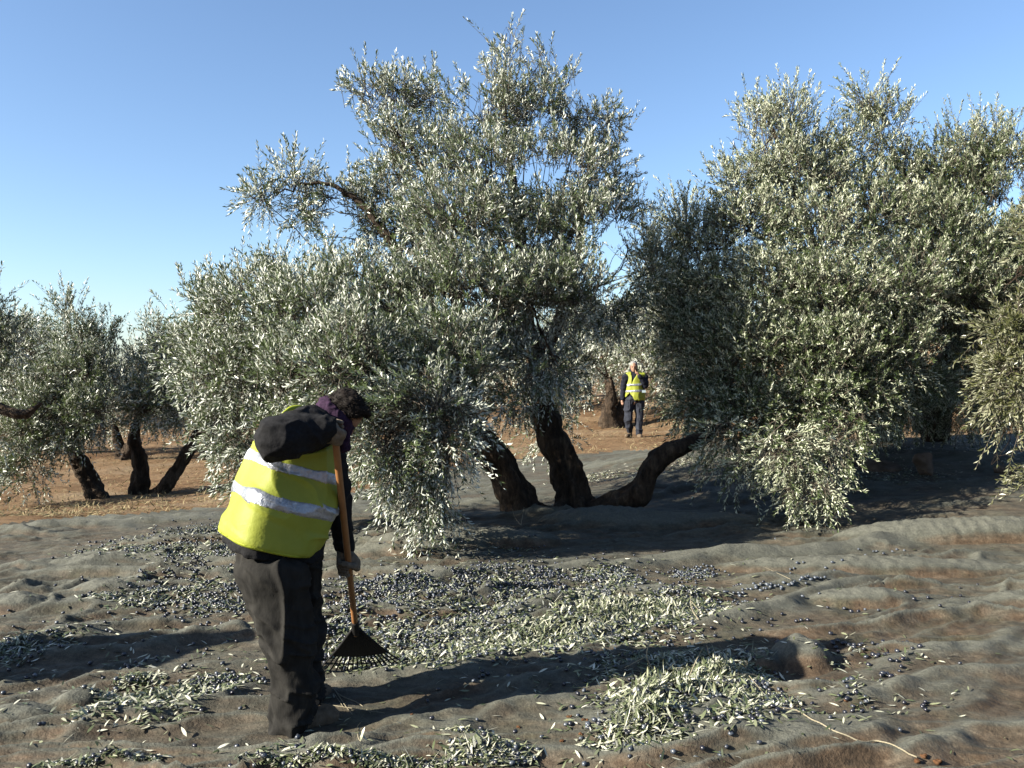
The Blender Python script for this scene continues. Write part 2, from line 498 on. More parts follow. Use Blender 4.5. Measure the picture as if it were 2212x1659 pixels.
_gx = np.arange(-13, 14.01, 0.03); _gy = np.arange(1.0, 17.01, 0.03)
_X, _Y = np.meshgrid(_gx, _gy)
_bz = base_height(_X, _Y); _nr, _nl = net_rise(_X, _Y)
_nz = _bz + 0.02 + _nr
def lut(T, x, y):
    fx = np.clip((np.asarray(x, float) + 13) / 0.03, 0, len(_gx) - 1.001); fy = np.clip((np.asarray(y, float) - 1.0) / 0.03, 0, len(_gy) - 1.001)
    i = fx.astype(int); j = fy.astype(int); u = fx - i; v = fy - j
    return (T[j, i] * (1 - u) + T[j, i + 1] * u) * (1 - v) + (T[j + 1, i] * (1 - u) + T[j + 1, i + 1] * u) * v
def net_z(x, y): return lut(_nz, x, y)
def soil_z(x, y):
    x = np.asarray(x, float); y = np.asarray(y, float)
    inside = soft(net_edge(x) - y, -0.05, 0.35) * soft(y, 0.5, 1.2) * (np.abs(x) < 12.5)
    far = soft(y, 8, 20)
    rough = 0.030 * fbm2(x * 1.3, y * 1.6, 41, 3) + 0.012 * fbm2(x * 6, y * 7, 47, 2)
    furrow = 0.03 * np.clip(pnoise2(x * 0.25, y * 1.6, 61), -1, 1)
    return base_height(x, y) + (rough + furrow) * (1 - inside) - 0.13 * inside
def top_z(x, y):
    x = np.asarray(x, float); y = np.asarray(y, float)
    on = (y < net_edge(x)) & (np.abs(x) < 11.5) & (y > 1.2)
    return np.where(on, net_z(x, y), soil_z(x, y))
def ground_at(px, py):
    """ground point under a photograph position"""
    d = CAM_H * FPX / max(py - HOR, 20)
    for _ in range(14):
        x = (px - 1106) / FPX * d
        z = float(lut(_nz, x, d)) if d < 9.8 else float(top_z(np.array([x]), np.array([d]))[0])
        d = 0.5 * d + 0.5 * (CAM_H - z) * FPX / max(py - HOR, 20)
    return np.array((x, d, float(top_z(np.array([x]), np.array([d]))[0])))

def soil_mat():
    m, nt, b = newmat('red_soil')
    n1 = noise_node(nt, 0.55, 5, 0.6); n2 = noise_node(nt, 7, 6, 0.7); n3 = noise_node(nt, 60, 4, 0.7)
    c1 = ramp(nt, n1.outputs[0], [(0.32, (0.22, 0.125, 0.064)), (0.5, (0.33, 0.215, 0.120)), (0.68, (0.42, 0.32, 0.21))], K_ALB)
    c2 = ramp(nt, n2.outputs[0], [(0.3, (0.45, 0.42, 0.40)), (0.55, (1, 1, 1)), (0.75, (1.25, 1.2, 1.1))])
    c3 = ramp(nt, n3.outputs[0], [(0.35, (0.62, 0.6, 0.58)), (0.6, (1, 1, 1)), (0.76, (1.7, 1.7, 1.6))])
    a = mixc(nt, 0.85, c1.outputs[0], c2.outputs[0], 'MULTIPLY')
    a = mixc(nt, 0.8, a, c3.outputs[0], 'MULTIPLY')
    nt.links.new(a, b.inputs['Base Color'])
    b.inputs['Roughness'].default_value = 0.95
    b.inputs['Specular IOR Level'].default_value = 0.1
    bump(nt, n3.outputs[0], b, 0.8, 0.02)
    return m
def net_mat():
    m, nt, b = newmat('harvest_net_mesh')
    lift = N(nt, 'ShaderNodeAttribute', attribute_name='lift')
    n1 = noise_node(nt, 1.7, 6, 0.65, stretch=(0.6, 1.3, 1)); n2 = noise_node(nt, 11, 6, 0.75, stretch=(0.6, 1.2, 1)); n3 = noise_node(nt, 190, 3, 0.8); n4 = noise_node(nt, 46, 4, 0.7); n5 = noise_node(nt, 2.6, 4, 0.6)
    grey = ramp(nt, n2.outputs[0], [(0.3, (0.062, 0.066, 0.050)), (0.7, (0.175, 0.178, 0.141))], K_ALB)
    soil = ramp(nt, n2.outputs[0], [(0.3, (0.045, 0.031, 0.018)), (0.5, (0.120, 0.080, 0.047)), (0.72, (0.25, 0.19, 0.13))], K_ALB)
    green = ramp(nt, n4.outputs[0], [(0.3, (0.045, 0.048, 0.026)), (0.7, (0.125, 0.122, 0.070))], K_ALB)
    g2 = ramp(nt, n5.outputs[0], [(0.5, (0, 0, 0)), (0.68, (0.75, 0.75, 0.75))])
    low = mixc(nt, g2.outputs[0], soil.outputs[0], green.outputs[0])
    # brown where the mesh is pressed on the soil, grey where it lifts off in a fold; near flanks carry painted shade
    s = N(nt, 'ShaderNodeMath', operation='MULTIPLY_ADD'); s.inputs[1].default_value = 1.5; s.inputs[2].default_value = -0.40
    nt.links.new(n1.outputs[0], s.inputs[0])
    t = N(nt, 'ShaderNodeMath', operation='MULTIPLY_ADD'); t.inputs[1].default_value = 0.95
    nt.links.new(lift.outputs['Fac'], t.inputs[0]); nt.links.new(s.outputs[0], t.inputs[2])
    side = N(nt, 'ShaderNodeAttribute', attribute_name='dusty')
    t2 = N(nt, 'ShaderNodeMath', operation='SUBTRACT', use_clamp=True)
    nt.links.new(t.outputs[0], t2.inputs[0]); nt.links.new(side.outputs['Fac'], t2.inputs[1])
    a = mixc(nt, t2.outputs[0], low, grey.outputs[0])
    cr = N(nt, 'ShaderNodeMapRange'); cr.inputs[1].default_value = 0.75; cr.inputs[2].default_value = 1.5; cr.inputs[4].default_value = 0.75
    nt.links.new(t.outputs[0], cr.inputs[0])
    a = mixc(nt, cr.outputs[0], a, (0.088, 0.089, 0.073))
    w = ramp(nt, n3.outputs[0], [(0.32, (0.5, 0.5, 0.5)), (0.55, (1, 1, 1)), (0.75, (1.55, 1.5, 1.45))])
    a = mixc(nt, 0.75, a, w.outputs[0], 'MULTIPLY')
    w4 = ramp(nt, n4.outputs[0], [(0.34, (0.62, 0.62, 0.62)), (0.62, (1.15, 1.15, 1.15))])
    a = mixc(nt, 0.7, a, w4.outputs[0], 'MULTIPLY')
    nt.links.new(a, b.inputs['Base Color'])
    b.inputs['Roughness'].default_value = 0.8
    b.inputs['Specular IOR Level'].default_value = 0.25
    ad = N(nt, 'ShaderNodeMath', operation='MULTIPLY_ADD'); ad.inputs[1].default_value = 0.10
    nt.links.new(n3.outputs[0], ad.inputs[0]); nt.links.new(n4.outputs[0], ad.inputs[2])
    n6 = noise_node(nt, 1.0, 5, 0.65, stretch=(3.5, 17, 1)); n7 = noise_node(nt, 1.0, 4, 0.6, stretch=(9, 26, 1))
    ad2 = N(nt, 'ShaderNodeMath', operation='MULTIPLY_ADD'); ad2.inputs[1].default_value = 1.3
    nt.links.new(n6.outputs[0], ad2.inputs[0]); nt.links.new(ad.outputs[0], ad2.inputs[2])
    ad3 = N(nt, 'ShaderNodeMath', operation='MULTIPLY_ADD'); ad3.inputs[1].default_value = 0.7
    nt.links.new(n7.outputs[0], ad3.inputs[0]); nt.links.new(ad2.outputs[0], ad3.inputs[2])
    bump(nt, ad3.outputs[0], b, 0.5, 0.016)
    return m
M_SOIL, M_NET = soil_mat(), net_mat()

def grid(xs, ys):
    X, Y = np.meshgrid(xs, ys)
    nx, ny = len(xs), len(ys)
    i = np.arange(ny - 1)[:, None] * nx; j = np.arange(nx - 1)[None]
    F = np.stack([i + j, i + j + 1, i + nx + j + 1, i + nx + j], -1).reshape(-1, 4)
    return X, Y, F

def spaced(fine, step, far, grow=1.13):
    out = list(np.arange(-fine, fine + 1e-6, step)); s = step
    while out[-1] < far:
        s *= grow; out.append(out[-1] + s)
    s = step; neg = []; q = -fine
    while q > -far:
        s *= grow; q -= s; neg.append(q)
    return np.array(neg[::-1] + out)
gx = spaced(13, 0.16, 900)
gy = np.concatenate([[-700, -300, -120, -50, -20, -8, -3], np.arange(-1, 30, 0.15), 30 + np.cumsum(0.15 * 1.06**np.arange(1, 106))])
X, Y, F = grid(gx, gy)
Z = soil_z(X, Y)
g = link('ground', mesh_np('ground', np.stack([X, Y, Z], -1).reshape(-1, 3), F, M_SOIL))
setp(g, 'bare red soil of the olive grove', kind='structure')

# the scrubby hillside far off on the right
M_HILL = simple_mat('olive_clad_hillside', (0.075, 0.085, 0.055), (0.20, 0.185, 0.13), 0.11, 0.95, bstr=0, spec=0.05, detail=8)
hx_ = np.linspace(150, 900, 120); hy_ = np.linspace(200, 800, 90)
X, Y, F = grid(hx_, hy_)
Z = 128 * np.exp(-(((X - 420) / 130)**2 + ((Y - 480) / 170)**2)) - 6 + 5 * fbm2(X * .02, Y * .02, 3, 3)
setp(link('hillside', mesh_np('hillside', np.stack([X, Y, Z], -1).reshape(-1, 3), F, M_HILL)), 'grey green hillside far off at the right', kind='structure')

def net_sheet(name, ylo, yhi, hx, step, lift, label, ymul=1.0):
    xs = np.arange(-hx, hx, step); 
    ys = [ylo]; 
    while ys[-1] < yhi: ys.append(ys[-1] + max(0.014, step * (ys[-1] / 6.0)) * ymul)
    X, Y, F = grid(xs, np.array(ys))
    rise, lift_shade = net_rise(X, Y)
    lift_shade = np.clip(lift_shade * 0.9 + 0.16 - 0.85 * np.gradient(rise, axis=0) / np.gradient(Y, axis=0), -0.6, 1.6)  # near flanks browner: their shade and the soil seen through, painted in
    Z = base_height(X, Y) + 0.02 + rise + lift
    # the border of the sheet
    edge = net_edge(X) - Y
    Z = Z + 0.03 * np.exp(-(edge / 0.10)**2)
    inside = (edge > 0).ravel()
    keep = inside[F].all(1)
    dusty = np.clip(0.30 * soft(X - 0.25 * Y, -0.6, 0.9) * soft(6.6 - Y, 0, 2.0) + 0.10 * soft(5 - Y, 0, 1.5), 0, 1)
    V = np.stack([X, Y, Z], -1).reshape(-1, 3)
    used = np.zeros(len(V), bool); used[F[keep].ravel()] = True
    remap = np.cumsum(used) - 1
    me = mesh_np(name, V[used], remap[F[keep]], M_NET, attrs={'lift': lift_shade.ravel()[used], 'dusty': dusty.ravel()[used]})
    o = link(name, me)
    return setp(o, label, 'net', 'harvest nets on the ground')
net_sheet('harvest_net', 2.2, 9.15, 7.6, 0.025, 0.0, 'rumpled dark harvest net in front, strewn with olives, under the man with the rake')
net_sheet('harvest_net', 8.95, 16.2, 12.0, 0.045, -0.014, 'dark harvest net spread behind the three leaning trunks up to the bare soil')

# ------------------------------------------------------------------ olive trees
def crown_arrays(clumps, seed, leaf=0.053, ratio=0.28, pairs=10, slen=0.22, gap=-0.20, wind=(-0.18, 0, 0.1), flip=0.3, gscale=1.15):
    """clumps: (centre, radii, sprigs, up, spiky). Leafy sprigs spread through every clump's volume."""
    rng = np.random.default_rng(seed)
    B, A, L = [], [], []
    for c, r, n, up, spiky in clumps:
        c = np.asarray(c, float); r = np.asarray(r, float)
        m = int(n * 1.6)
        d = unit(rng.normal(size=(m, 3)))
        rad = 0.20 + 0.74 * rng.random(m)**0.6
        rad = np.where(rng.random(m) < 0.07, 0.95 + 0.28 * rng.random(m), rad)
        lob = 1 + 0.22 * vnoise3(d * 1.9 + c, seed) + 0.12 * vnoise3(d * 4.3 + c, seed + 3)
        p = c + d * r * (rad * lob)[:, None]
        g = vnoise3(p * gscale + 7.7, seed + 1) + 0.6 * vnoise3(p * gscale * 2.4, seed + 2)
        ok = np.where(g > gap)[0][:n]
        p, d = p[ok], d[ok]
        k = len(p)
        upv = np.where(d[:, 2:3] > -0.35, up, up * 0.25 - 0.35)
        a = unit(d * 0.75 + np.concatenate([np.zeros((k, 2)), upv], 1) + np.asarray(wind) + rng.normal(size=(k, 3)) * 0.38)
        ln = slen * (0.65 + 0.7 * rng.random(k))
        s = rng.random(k) < spiky
        a[s] = unit(d[s] * 0.45 + np.array((0, 0, 0.9)) * (1 if up > 0 else -1) + rng.normal(size=(s.sum(), 3)) * 0.22)
        ln[s] *= 1.7
        B.append(p); A.append(a); L.append(ln)
    B = np.vstack(B); A = np.vstack(A); L = np.concatenate(L); S = len(B)
    ref = unit(rng.normal(size=(S, 3)))
    U = unit(np.cross(A, ref)); W = np.cross(A, U)
    sag = -0.22 * L * (0.4 + rng.random(S))
    Vs, tint, bases = [], [], []
    st = rng.random(S)
    # pale undersides turned out on the sun side: sunlit whiteness put into the crown
    cen = B.mean(0); ext = B.std(0) + 1e-6
    sunward = np.array((-0.80, -0.36, 0.48))
    pj = ((B - cen) / ext) @ (sunward * (1, 0.6, 1.1))
    psil = flip * 0.26 + 0.85 * np.clip(pj * 0.44 - 0.06, 0, 1)
    for j in range(pairs * 2):
        t = (j // 2 + 0.6) / pairs
        ph = (j % 2) * np.pi + (j // 2) * 1.45 + rng.normal(size=S) * 0.35
        side = np.cos(ph)[:, None] * U + np.sin(ph)[:, None] * W
        open_ = 0.95 - 0.62 * t
        ld = unit(A * (1 - 0.35 * open_) + side * open_ + rng.normal(size=(S, 3)) * 0.16)
        base = B + A * (L * t)[:, None]; base[:, 2] += sag * t * t
        nrm = A - ld * np.sum(A * ld, 1, keepdims=True) + rng.normal(size=(S, 3)) * 0.30
        nrm = unit(nrm - ld * np.sum(nrm * ld, 1, keepdims=True))
        fl = rng.random(S) < psil
        sg = np.sign(nrm @ sunward) + 0.5
        nrm = np.where(fl[:, None], -nrm * np.sign(sg)[:, None], nrm)
        wd = np.cross(nrm, ld)
        l = leaf * (0.75 + 0.5 * rng.random(S)) * (1.0 if 0.12 < t < 0.9 else 0.75)
        hw = l * ratio * 0.5 * (0.85 + 0.3 * rng.random(S))
        mid = base + ld * (l * 0.52)[:, None] + nrm * (hw * 0.35)[:, None]
        tip = base + ld * l[:, None] - nrm * (l * 0.06 * rng.random(S))[:, None]
        Vs.append(np.stack([base, mid - wd * hw[:, None], tip, mid + wd * hw[:, None]], 1))
        tint.append(np.repeat(np.clip(st * 0.5 + rng.random(S) * 0.5, 0, 1)[:, None], 4, 1))
    V = np.stack(Vs, 1).reshape(-1, 3); T = np.stack(tint, 1).reshape(-1)
    n = len(V) // 4
    q = np.arange(n)[:, None] * 4
    F = np.vstack([q + [0, 1, 2], q + [0, 2, 3]])
    # the sprigs' own thin stems (three-sided, from inside the clump to the tip)
    o = len(V); k = 3
    back = B - A * (L * 0.5)[:, None]
    tipp = B + A * L[:, None]; tipp[:, 2] += sag
    ang = np.arange(3) * 2.094
    ring = np.cos(ang)[None, :, None] * U[:, None] + np.sin(ang)[None, :, None] * W[:, None]
    SV = np.concatenate([back[:, None] + ring * 0.0038, B[:, None] + ring * 0.0030, tipp[:, None] + ring * 0.0012], 1)
    b = o + np.arange(S)[:, None] * 9
    SF = []
    for r in (0, 3):
        for i in range(3):
            j = (i + 1) % 3
            SF += [b + [r + i, r + j, r + 3 + j], b + [r + i, r + 3 + j, r + 3 + i]]
    SF = np.vstack(SF)
    V = np.vstack([V, SV.reshape(-1, 3)]); T = np.concatenate([T, np.full(S * 9, 0.5)])
    return V, np.vstack([F, SF]), T, np.concatenate([np.zeros(len(F), int), np.ones(len(SF), int)]), B

def crown_obj(parent, clumps, seed, mat=None, name='crown', **kw):
    V, F, T, mi, B = crown_arrays(clumps, seed, **kw)
    me = mesh_np(name, V, F, [mat or M_LEAF, M_TWIG], smooth=False, midx=mi, attrs={'tint': T})
    o = link(name, me, parent)
    o['kind'] = 'stuff'
    return o, B

def branch_obj(parent, path, rad, seed, name='branch', sides=7):
    P = smooth_path(path, 6)
    rng = np.random.default_rng(seed)
    P[1:-1] += rng.normal(size=(len(P) - 2, 3)) * 0.018
    V, F = tube(P, rad, sides, lump=0.12, seed=seed)
    return link(name, mesh_np(name, V, F, M_BARK), parent)

def limbs(parent, start_pts, clumps, seed, r0=0.06, pick=None):
    """a limb from the nearest trunk top to the middle of every clump, with side branches inside it"""
    rng = np.random.default_rng(seed)
    for i, (c, r, n, up, sp) in enumerate(clumps):
        if pick is not None and i % pick: continue
        c = np.asarray(c, float)
        q0 = r0; r0 = 0.007 + (q0 - 0.007) * min(1.0, n / 320)
        s = min(start_pts, key=lambda q: np.linalg.norm((c - q) * (1, 1, 0.6)))
        mid = s * 0.5 + c * 0.5 + np.array((0, 0, 0.12 * np.linalg.norm(c - s))) * rng.normal() + rng.normal(size=3) * 0.06
        end = c + np.asarray(r) * np.array((0, 0, 0.6 if up > 0 else -0.5))
        parts = []
        P = smooth_path([s, mid, c, end], 6)
        P[1:-1] += rng.normal(size=(len(P) - 2, 3)) * 0.015
        V, F = tube(P, [r0, r0 * 0.62, r0 * 0.3, r0 * 0.1], 6, lump=0.1, seed=seed + i)
        parts.append((V, F))
        for k in range(7):
            b0 = P[rng.integers(len(P) // 2, len(P))]
            e = c + unit(rng.normal(size=3)) * np.asarray(r) * 0.75
            m = (b0 + e) / 2 + rng.normal(size=3) * 0.05
            parts.append(tube(smooth_path([b0, m, e], 4), [r0 * 0.26, r0 * 0.08], 4))
        V, F = join(parts)
        link('branch', mesh_np('branch', V, F, M_BARK), parent)
        r0 = q0

def trunk_obj(parent, path, rad, seed, flute=0.16, sides=38, lump=0.27, cut=False):
    P = smooth_path(path, 12)
    V, F = tube(P, rad, sides, lump=lump, lump_scale=5.5, seed=seed, flute=flute)
    mats, mi = M_BARK, None
    if cut:
        mats = [M_BARK, M_CUT]; nq = len(F[0])
        mi = np.zeros(nq + len(F[1]), int); mi[nq + sides:] = 1
    return link('trunk', mesh_np('trunk', V, F, mats, midx=mi), parent)

def C(px, py, d, rx, rz, n, up=0.55, spiky=0.10, ry=None):
    s = d / FPX
    return (at(px, py, d), (rx * s, (ry if ry else 0.9 * (rx + rz) / 2 * s + 0.05), rz * s), n, up, spiky)

# --- the big olive tree in the middle
b0 = at(1245, 1095, 9.5)
tree = empty('olive_tree', b0, 'tall olive tree with three leaning trunks in the middle, its silvery top the highest', 'tree')
trunk_obj(tree, [at(1140, 1135, 9.25), at(1122, 1090, 9.25), at(1095, 1030, 9.3), at(1060, 975, 9.3), at(1025, 935, 9.3), at(985, 850, 9.2), at(955, 740, 9.1)], [0.316, 0.189, 0.167, 0.151, 0.139, 0.109, 0.067], 3)
trunk_obj(tree, [at(1250, 1120, 9.6), at(1240, 1070, 9.6), at(1218, 1010, 9.65), at(1195, 945, 9.7), at(1165, 870, 9.7)], [0.335, 0.189, 0.171, 0.151, 0.113], 5, cut=True)
trunk_obj(tree, [at(1275, 1112, 9.45), at(1330, 1092, 9.4), at(1385, 1060, 9.35), at(1408, 1010, 9.3), at(1445, 972, 9.3), at(1500, 955, 9.35), at(1570, 905, 9.6), at(1640, 800, 9.9)], [0.12, 0.126, 0.133, 0.11, 0.107, 0.087, 0.066, 0.04], 8, flute=0.07)
K = 1.0
cl = [
    # spire and top
    C(1100, 95, 9.60, 36, 50, 13, .8, .5), C(1030, 65, 9.60, 18, 16, 7, .4, .2), C(1165, 135, 9.70, 50, 40, 19, .6, .3), C(1070, 165, 9.60, 50, 45, 27, .7, .3), C(1215, 180, 9.70, 42, 36, 24),
    C(800, 195, 9.30, 55, 38, 48, .4, .3), C(860, 225, 9.40, 75, 50, 96), C(945, 215, 9.50, 75, 55, 112), C(1050, 240, 9.50, 100, 80, 184), C(1150, 250, 9.70, 95, 80, 176), C(1250, 250, 9.80, 70, 65, 120), C(1310, 255, 9.80, 28, 36, 28, .6, .3),
    C(850, 320, 9.20, 65, 70, 120), C(930, 340, 9.20, 100, 80, 192), C(1050, 370, 9.00, 120, 95, 264), C(1180, 380, 9.20, 120, 90, 264), C(1280, 370, 9.70, 70, 90, 160), C(1330, 300, 9.80, 22, 40, 24),
    # side limb reaching left
    C(570, 425, 8.80, 48, 40, 68, .25, .1), C(640, 385, 8.90, 40, 36, 48, .5, .4), C(655, 455, 8.86, 40, 40, 48, -.2, .1), C(720, 425, 8.99, 60, 34, 56, .3, .2), C(690, 510, 8.87, 26, 44, 45, -.3, .1), C(775, 470, 9.00, 45, 60, 72),
    # waist
    C(840, 440, 9.05, 75, 85, 176), C(870, 540, 8.98, 110, 85, 264), C(980, 480, 8.53, 130, 100, 334), C(1110, 510, 8.99, 140, 110, 378), C(1240, 500, 8.99, 110, 100, 290), C(1330, 470, 9.70, 60, 80, 112), C(1350, 570, 9.70, 80, 90, 167),
    # left dome
    C(500, 590, 8.83, 55, 50, 105, .75, .35), C(600, 570, 8.97, 60, 70, 120, .8, .4), C(660, 600, 8.77, 70, 80, 170, .7, .3), C(430, 670, 8.45, 65, 55, 130, .55, .3), C(540, 680, 8.05, 105, 90, 330), C(650, 690, 7.68, 115, 95, 380), C(760, 640, 8.06, 100, 100, 300),
    C(420, 770, 8.33, 60, 80, 150, .4), C(510, 800, 7.84, 110, 100, 360), C(630, 820, 7.33, 125, 105, 440), C(745, 780, 6.95, 110, 110, 400), C(500, 910, 8.06, 70, 75, 190, .2), C(580, 920, 7.63, 105, 90, 320, .2), C(520, 1000, 8.23, 50, 50, 72, 0.0, .0), C(660, 960, 7.46, 110, 90, 208, .1), C(640, 1050, 7.91, 90, 50, 86, -.1, 0),
    # middle
    C(860, 690, 8.00, 120, 120, 430), C(990, 650, 8.15, 130, 120, 440), C(1110, 660, 8.34, 130, 110, 430), C(1230, 640, 8.58, 110, 100, 330), C(1315, 650, 9.80, 80, 75, 190), C(1180, 760, 8.38, 110, 90, 290), C(1080, 770, 8.12, 110, 100, 330), C(960, 790, 7.50, 120, 110, 400),
    C(1225, 790, 10.40, 65, 75, 150), C(1120, 850, 9.60, 80, 70, 150, .1), C(1195, 870, 10.60, 60, 50, 70, .1), C(1050, 880, 7.87, 70, 60, 114, .0), C(1190, 930, 10.80, 60, 60, 70, -.2),
    # hanging front
    C(830, 830, 7.44, 115, 100, 390, .1), C(930, 890, 6.71, 110, 90, 316, 0, .05), C(840, 940, 6.82, 85, 90, 264, -.1, .05), C(960, 960, 6.80, 59.5, 80, 136, -.4, .1), C(880, 995, 6.81, 68, 75, 120, -.4, .1), C(920, 1060, 6.91, 46.75, 70, 74, -.7, .2), C(960, 1095, 7.00, 20.4, 30, 14, -.8, .2), C(860, 1075, 6.99, 25.5, 34, 17, -.5, .1),
]
crown_obj(tree, cl, 11)
tops = [at(955, 740, 9.1), at(985, 850, 9.2), at(1175, 890, 9.7), at(900, 620, 9.0), at(1120, 640, 9.4)]
branch_obj(tree, [at(1005, 900, 9.25), at(1010, 780, 9.2), at(985, 640, 9.2), at(960, 480, 9.2), at(910, 360, 9.2), at(830, 250, 9.2)], [0.12, 0.095, 0.075, 0.055, 0.035, 0.012], 41)
branch_obj(tree, [at(1180, 900, 9.75), at(1150, 760, 9.7), at(1130, 560, 9.6), at(1105, 380, 9.5), at(1090, 220, 9.55), at(1095, 75, 9.6)], [0.11, 0.09, 0.065, 0.04, 0.014, 0.004], 42)
branch_obj(tree, [at(960, 720, 9.1), at(900, 610, 9.0), at(830, 500, 8.9), at(770, 435, 8.9), at(700, 400, 8.9), at(600, 420, 8.85)], [0.08, 0.06, 0.045, 0.034, 0.02, 0.007], 43)
branch_obj(tree, [at(1010, 905, 9.2), at(880, 850, 8.9), at(740, 800, 8.6), at(600, 720, 8.6), at(510, 600, 8.8)], [0.10, 0.08, 0.065, 0.04, 0.01], 44)
branch_obj(tree, [at(1160, 800, 9.7), at(1230, 620, 9.7), at(1260, 430, 9.7), at(1280, 270, 9.75)], [0.08, 0.06, 0.035, 0.01], 45)
limbs(tree, tops, cl, 77, 0.032, 2)

# --- the broad olive tree on the right
b1 = at(1950, 905, 13.0)
tree_r = empty('olive_tree', b1, 'broad dense olive tree behind the upright stone, low twigs hanging to the net', 'tree')
for path, rad, sd in (([at(1900, 945, 12.9), at(1880, 880, 12.6), at(1850, 780, 12.2), at(1800, 640, 11.8)], [0.26, 0.2, 0.15, 0.08], 21),
                      ([at(2010, 935, 13.0), at(2030, 850, 12.7), at(2060, 740, 12.2), at(2090, 560, 12.0)], [0.24, 0.19, 0.14, 0.07], 22)):
    trunk_obj(tree_r, path, rad, sd)
clr = [
    C(1640, 275, 11.20, 55, 60, 100, .85, .5), C(1700, 260, 11.30, 60, 60, 120, .85, .5), C(1590, 330, 11.10, 55, 55, 110, .6, .4), C(1750, 330, 11.30, 60, 65, 180, .8, .4), C(1660, 350, 11.00, 100, 85, 268, .7, .3), C(1600, 400, 10.90, 80, 75, 201), C(1730, 410, 10.90, 110, 90, 288),
    C(1870, 215, 11.40, 45, 50, 80, .7, .4), C(1910, 265, 11.40, 55, 50, 110, .6, .3), C(1850, 330, 11.30, 70, 70, 172, .6, .2), C(1940, 350, 11.40, 50, 60, 100),
    C(2000, 420, 11.50, 60, 60, 120, .8, .4), C(2080, 330, 11.60, 70, 60, 168, .7, .4), C(2130, 300, 11.60, 45, 55, 70, .9, .5), C(2190, 310, 11.80, 35, 50, 45, .7, .3), C(2060, 420, 11.40, 100, 80, 240, .6, .2), C(2170, 400, 11.50, 80, 80, 182, .6, .2),
    C(1480, 490, 10.90, 60, 80, 147, .9, .7), C(1520, 540, 10.70, 80, 80, 199, .8, .4), C(1430, 560, 10.80, 50, 60, 104, .7, .4), C(1620, 500, 10.50, 110, 90, 398), C(1750, 520, 10.40, 120, 100, 486), C(1880, 480, 10.80, 120, 100, 474), C(2000, 520, 10.90, 120, 95, 460), C(2130, 510, 11.20, 120, 90, 411), C(2230, 520, 11.50, 70, 110, 199),
    C(1520, 640, 10.40, 110, 90, 374), C(1650, 640, 10.05, 130, 110, 561), C(1790, 640, 9.95, 130, 110, 573), C(1930, 620, 10.27, 130, 110, 536), C(2070, 630, 10.70, 120, 110, 474), C(2190, 640, 10.90, 100, 110, 349),
    C(1525, 750, 10.12, 100, 95, 374), C(1620, 770, 9.76, 120, 110, 536), C(1760, 770, 9.66, 130, 110, 573), C(1900, 750, 9.99, 130, 105, 523), C(2040, 740, 10.60, 120, 100, 423), C(2160, 760, 11.00, 100, 100, 312),
    C(1540, 860, 9.86, 90, 80, 298, .1), C(1620, 890, 9.47, 110, 80, 398, 0), C(1740, 890, 9.37, 110, 90, 436, -.1), C(1850, 860, 9.70, 100, 85, 361, 0), C(1970, 830, 10.60, 90, 60, 236, 0), C(2080, 830, 11.20, 80, 60, 174, 0),
    C(1560, 950, 8.96, 54, 55, 48, -.5, .1), C(1590, 1020, 8.70, 32.4, 50, 25, -.8, .2), C(1690, 980, 8.55, 67.5, 70, 110, -.5, .1), C(1790, 980, 8.59, 54, 60, 63, -.5, .1), C(1760, 1060, 8.36, 55.8, 60, 60, -.8, .2), C(1800, 1085, 8.40, 27, 30, 16, -.8, .2), C(1700, 1060, 8.40, 27, 50, 19, -.8, .2),
    C(1900, 890, 11.80, 80, 50, 148, -.1), C(1990, 870, 12.00, 90, 55, 211, -.1), C(2090, 880, 11.90, 80, 55, 187, -.2), C(2170, 860, 11.60, 70, 70, 187, -.2), C(1480, 880, 10.00, 45, 60, 91, -.2), C(1530, 1000, 10.05, 27, 40, 14, -.7, .2), C(1640, 950, 9.35, 54, 60, 53, -.4), C(1840, 930, 8.90, 50, 60, 90, -.5),
    C(1880, 800, 10.30, 95, 80, 249, .1), C(1980, 800, 10.60, 95, 75, 240, .1), C(2080, 790, 10.70, 90, 75, 230, .1), C(2160, 830, 10.40, 80, 70, 172, -.1), C(1800, 760, 10.20, 90, 80, 230), C(1940, 700, 10.60, 90, 80, 230), C(2060, 680, 10.80, 90, 80, 230), C(2180, 720, 10.60, 80, 90, 211),
    C(1470, 700, 10.40, 55, 70, 120), C(1450, 620, 10.80, 50, 60, 90), C(2130, 450, 11.30, 90, 70, 192, .5, .2), C(1990, 470, 11.20, 80, 70, 172, .5, .2), C(1830, 420, 11.20, 80, 70, 172, .5),
    C(1960, 400, 11.3, 70, 60, 150, .6, .2), C(2030, 370, 11.4, 60, 50, 120, .6, .2), C(2150, 360, 11.5, 80, 60, 150, .6, .2), C(2210, 420, 11.4, 70, 80, 160, .5, .2), C(1790, 360, 11.2, 50, 50, 90, .6, .2), C(2100, 570, 10.9, 110, 80, 260), C(2200, 580, 10.8, 80, 80, 180), C(2110, 860, 10.6, 90, 50, 160, -.2), C(1950, 880, 10.6, 90, 45, 150, -.2),
    C(1405, 570, 10.4, 50, 60, 90, .6, .3), C(1415, 670, 10.6, 45, 60, 75), C(1390, 500, 10.7, 30, 36, 26, .7, .4),
]
crown_obj(tree_r, clr, 23, M_LEAF_DARK, flip=0.14, gap=-0.5)
limbs(tree_r, [at(1800, 640, 11.8), at(2090, 560, 12.0), at(1850, 780, 12.2), at(2060, 740, 12.2)], clr, 78, 0.034, 2)
branch_obj(tree_r, [at(1800, 640, 11.8), at(1740, 480, 11.5), at(1690, 350, 11.3), at(1650, 220, 11.2)], [0.07, 0.05, 0.03, 0.008], 46)

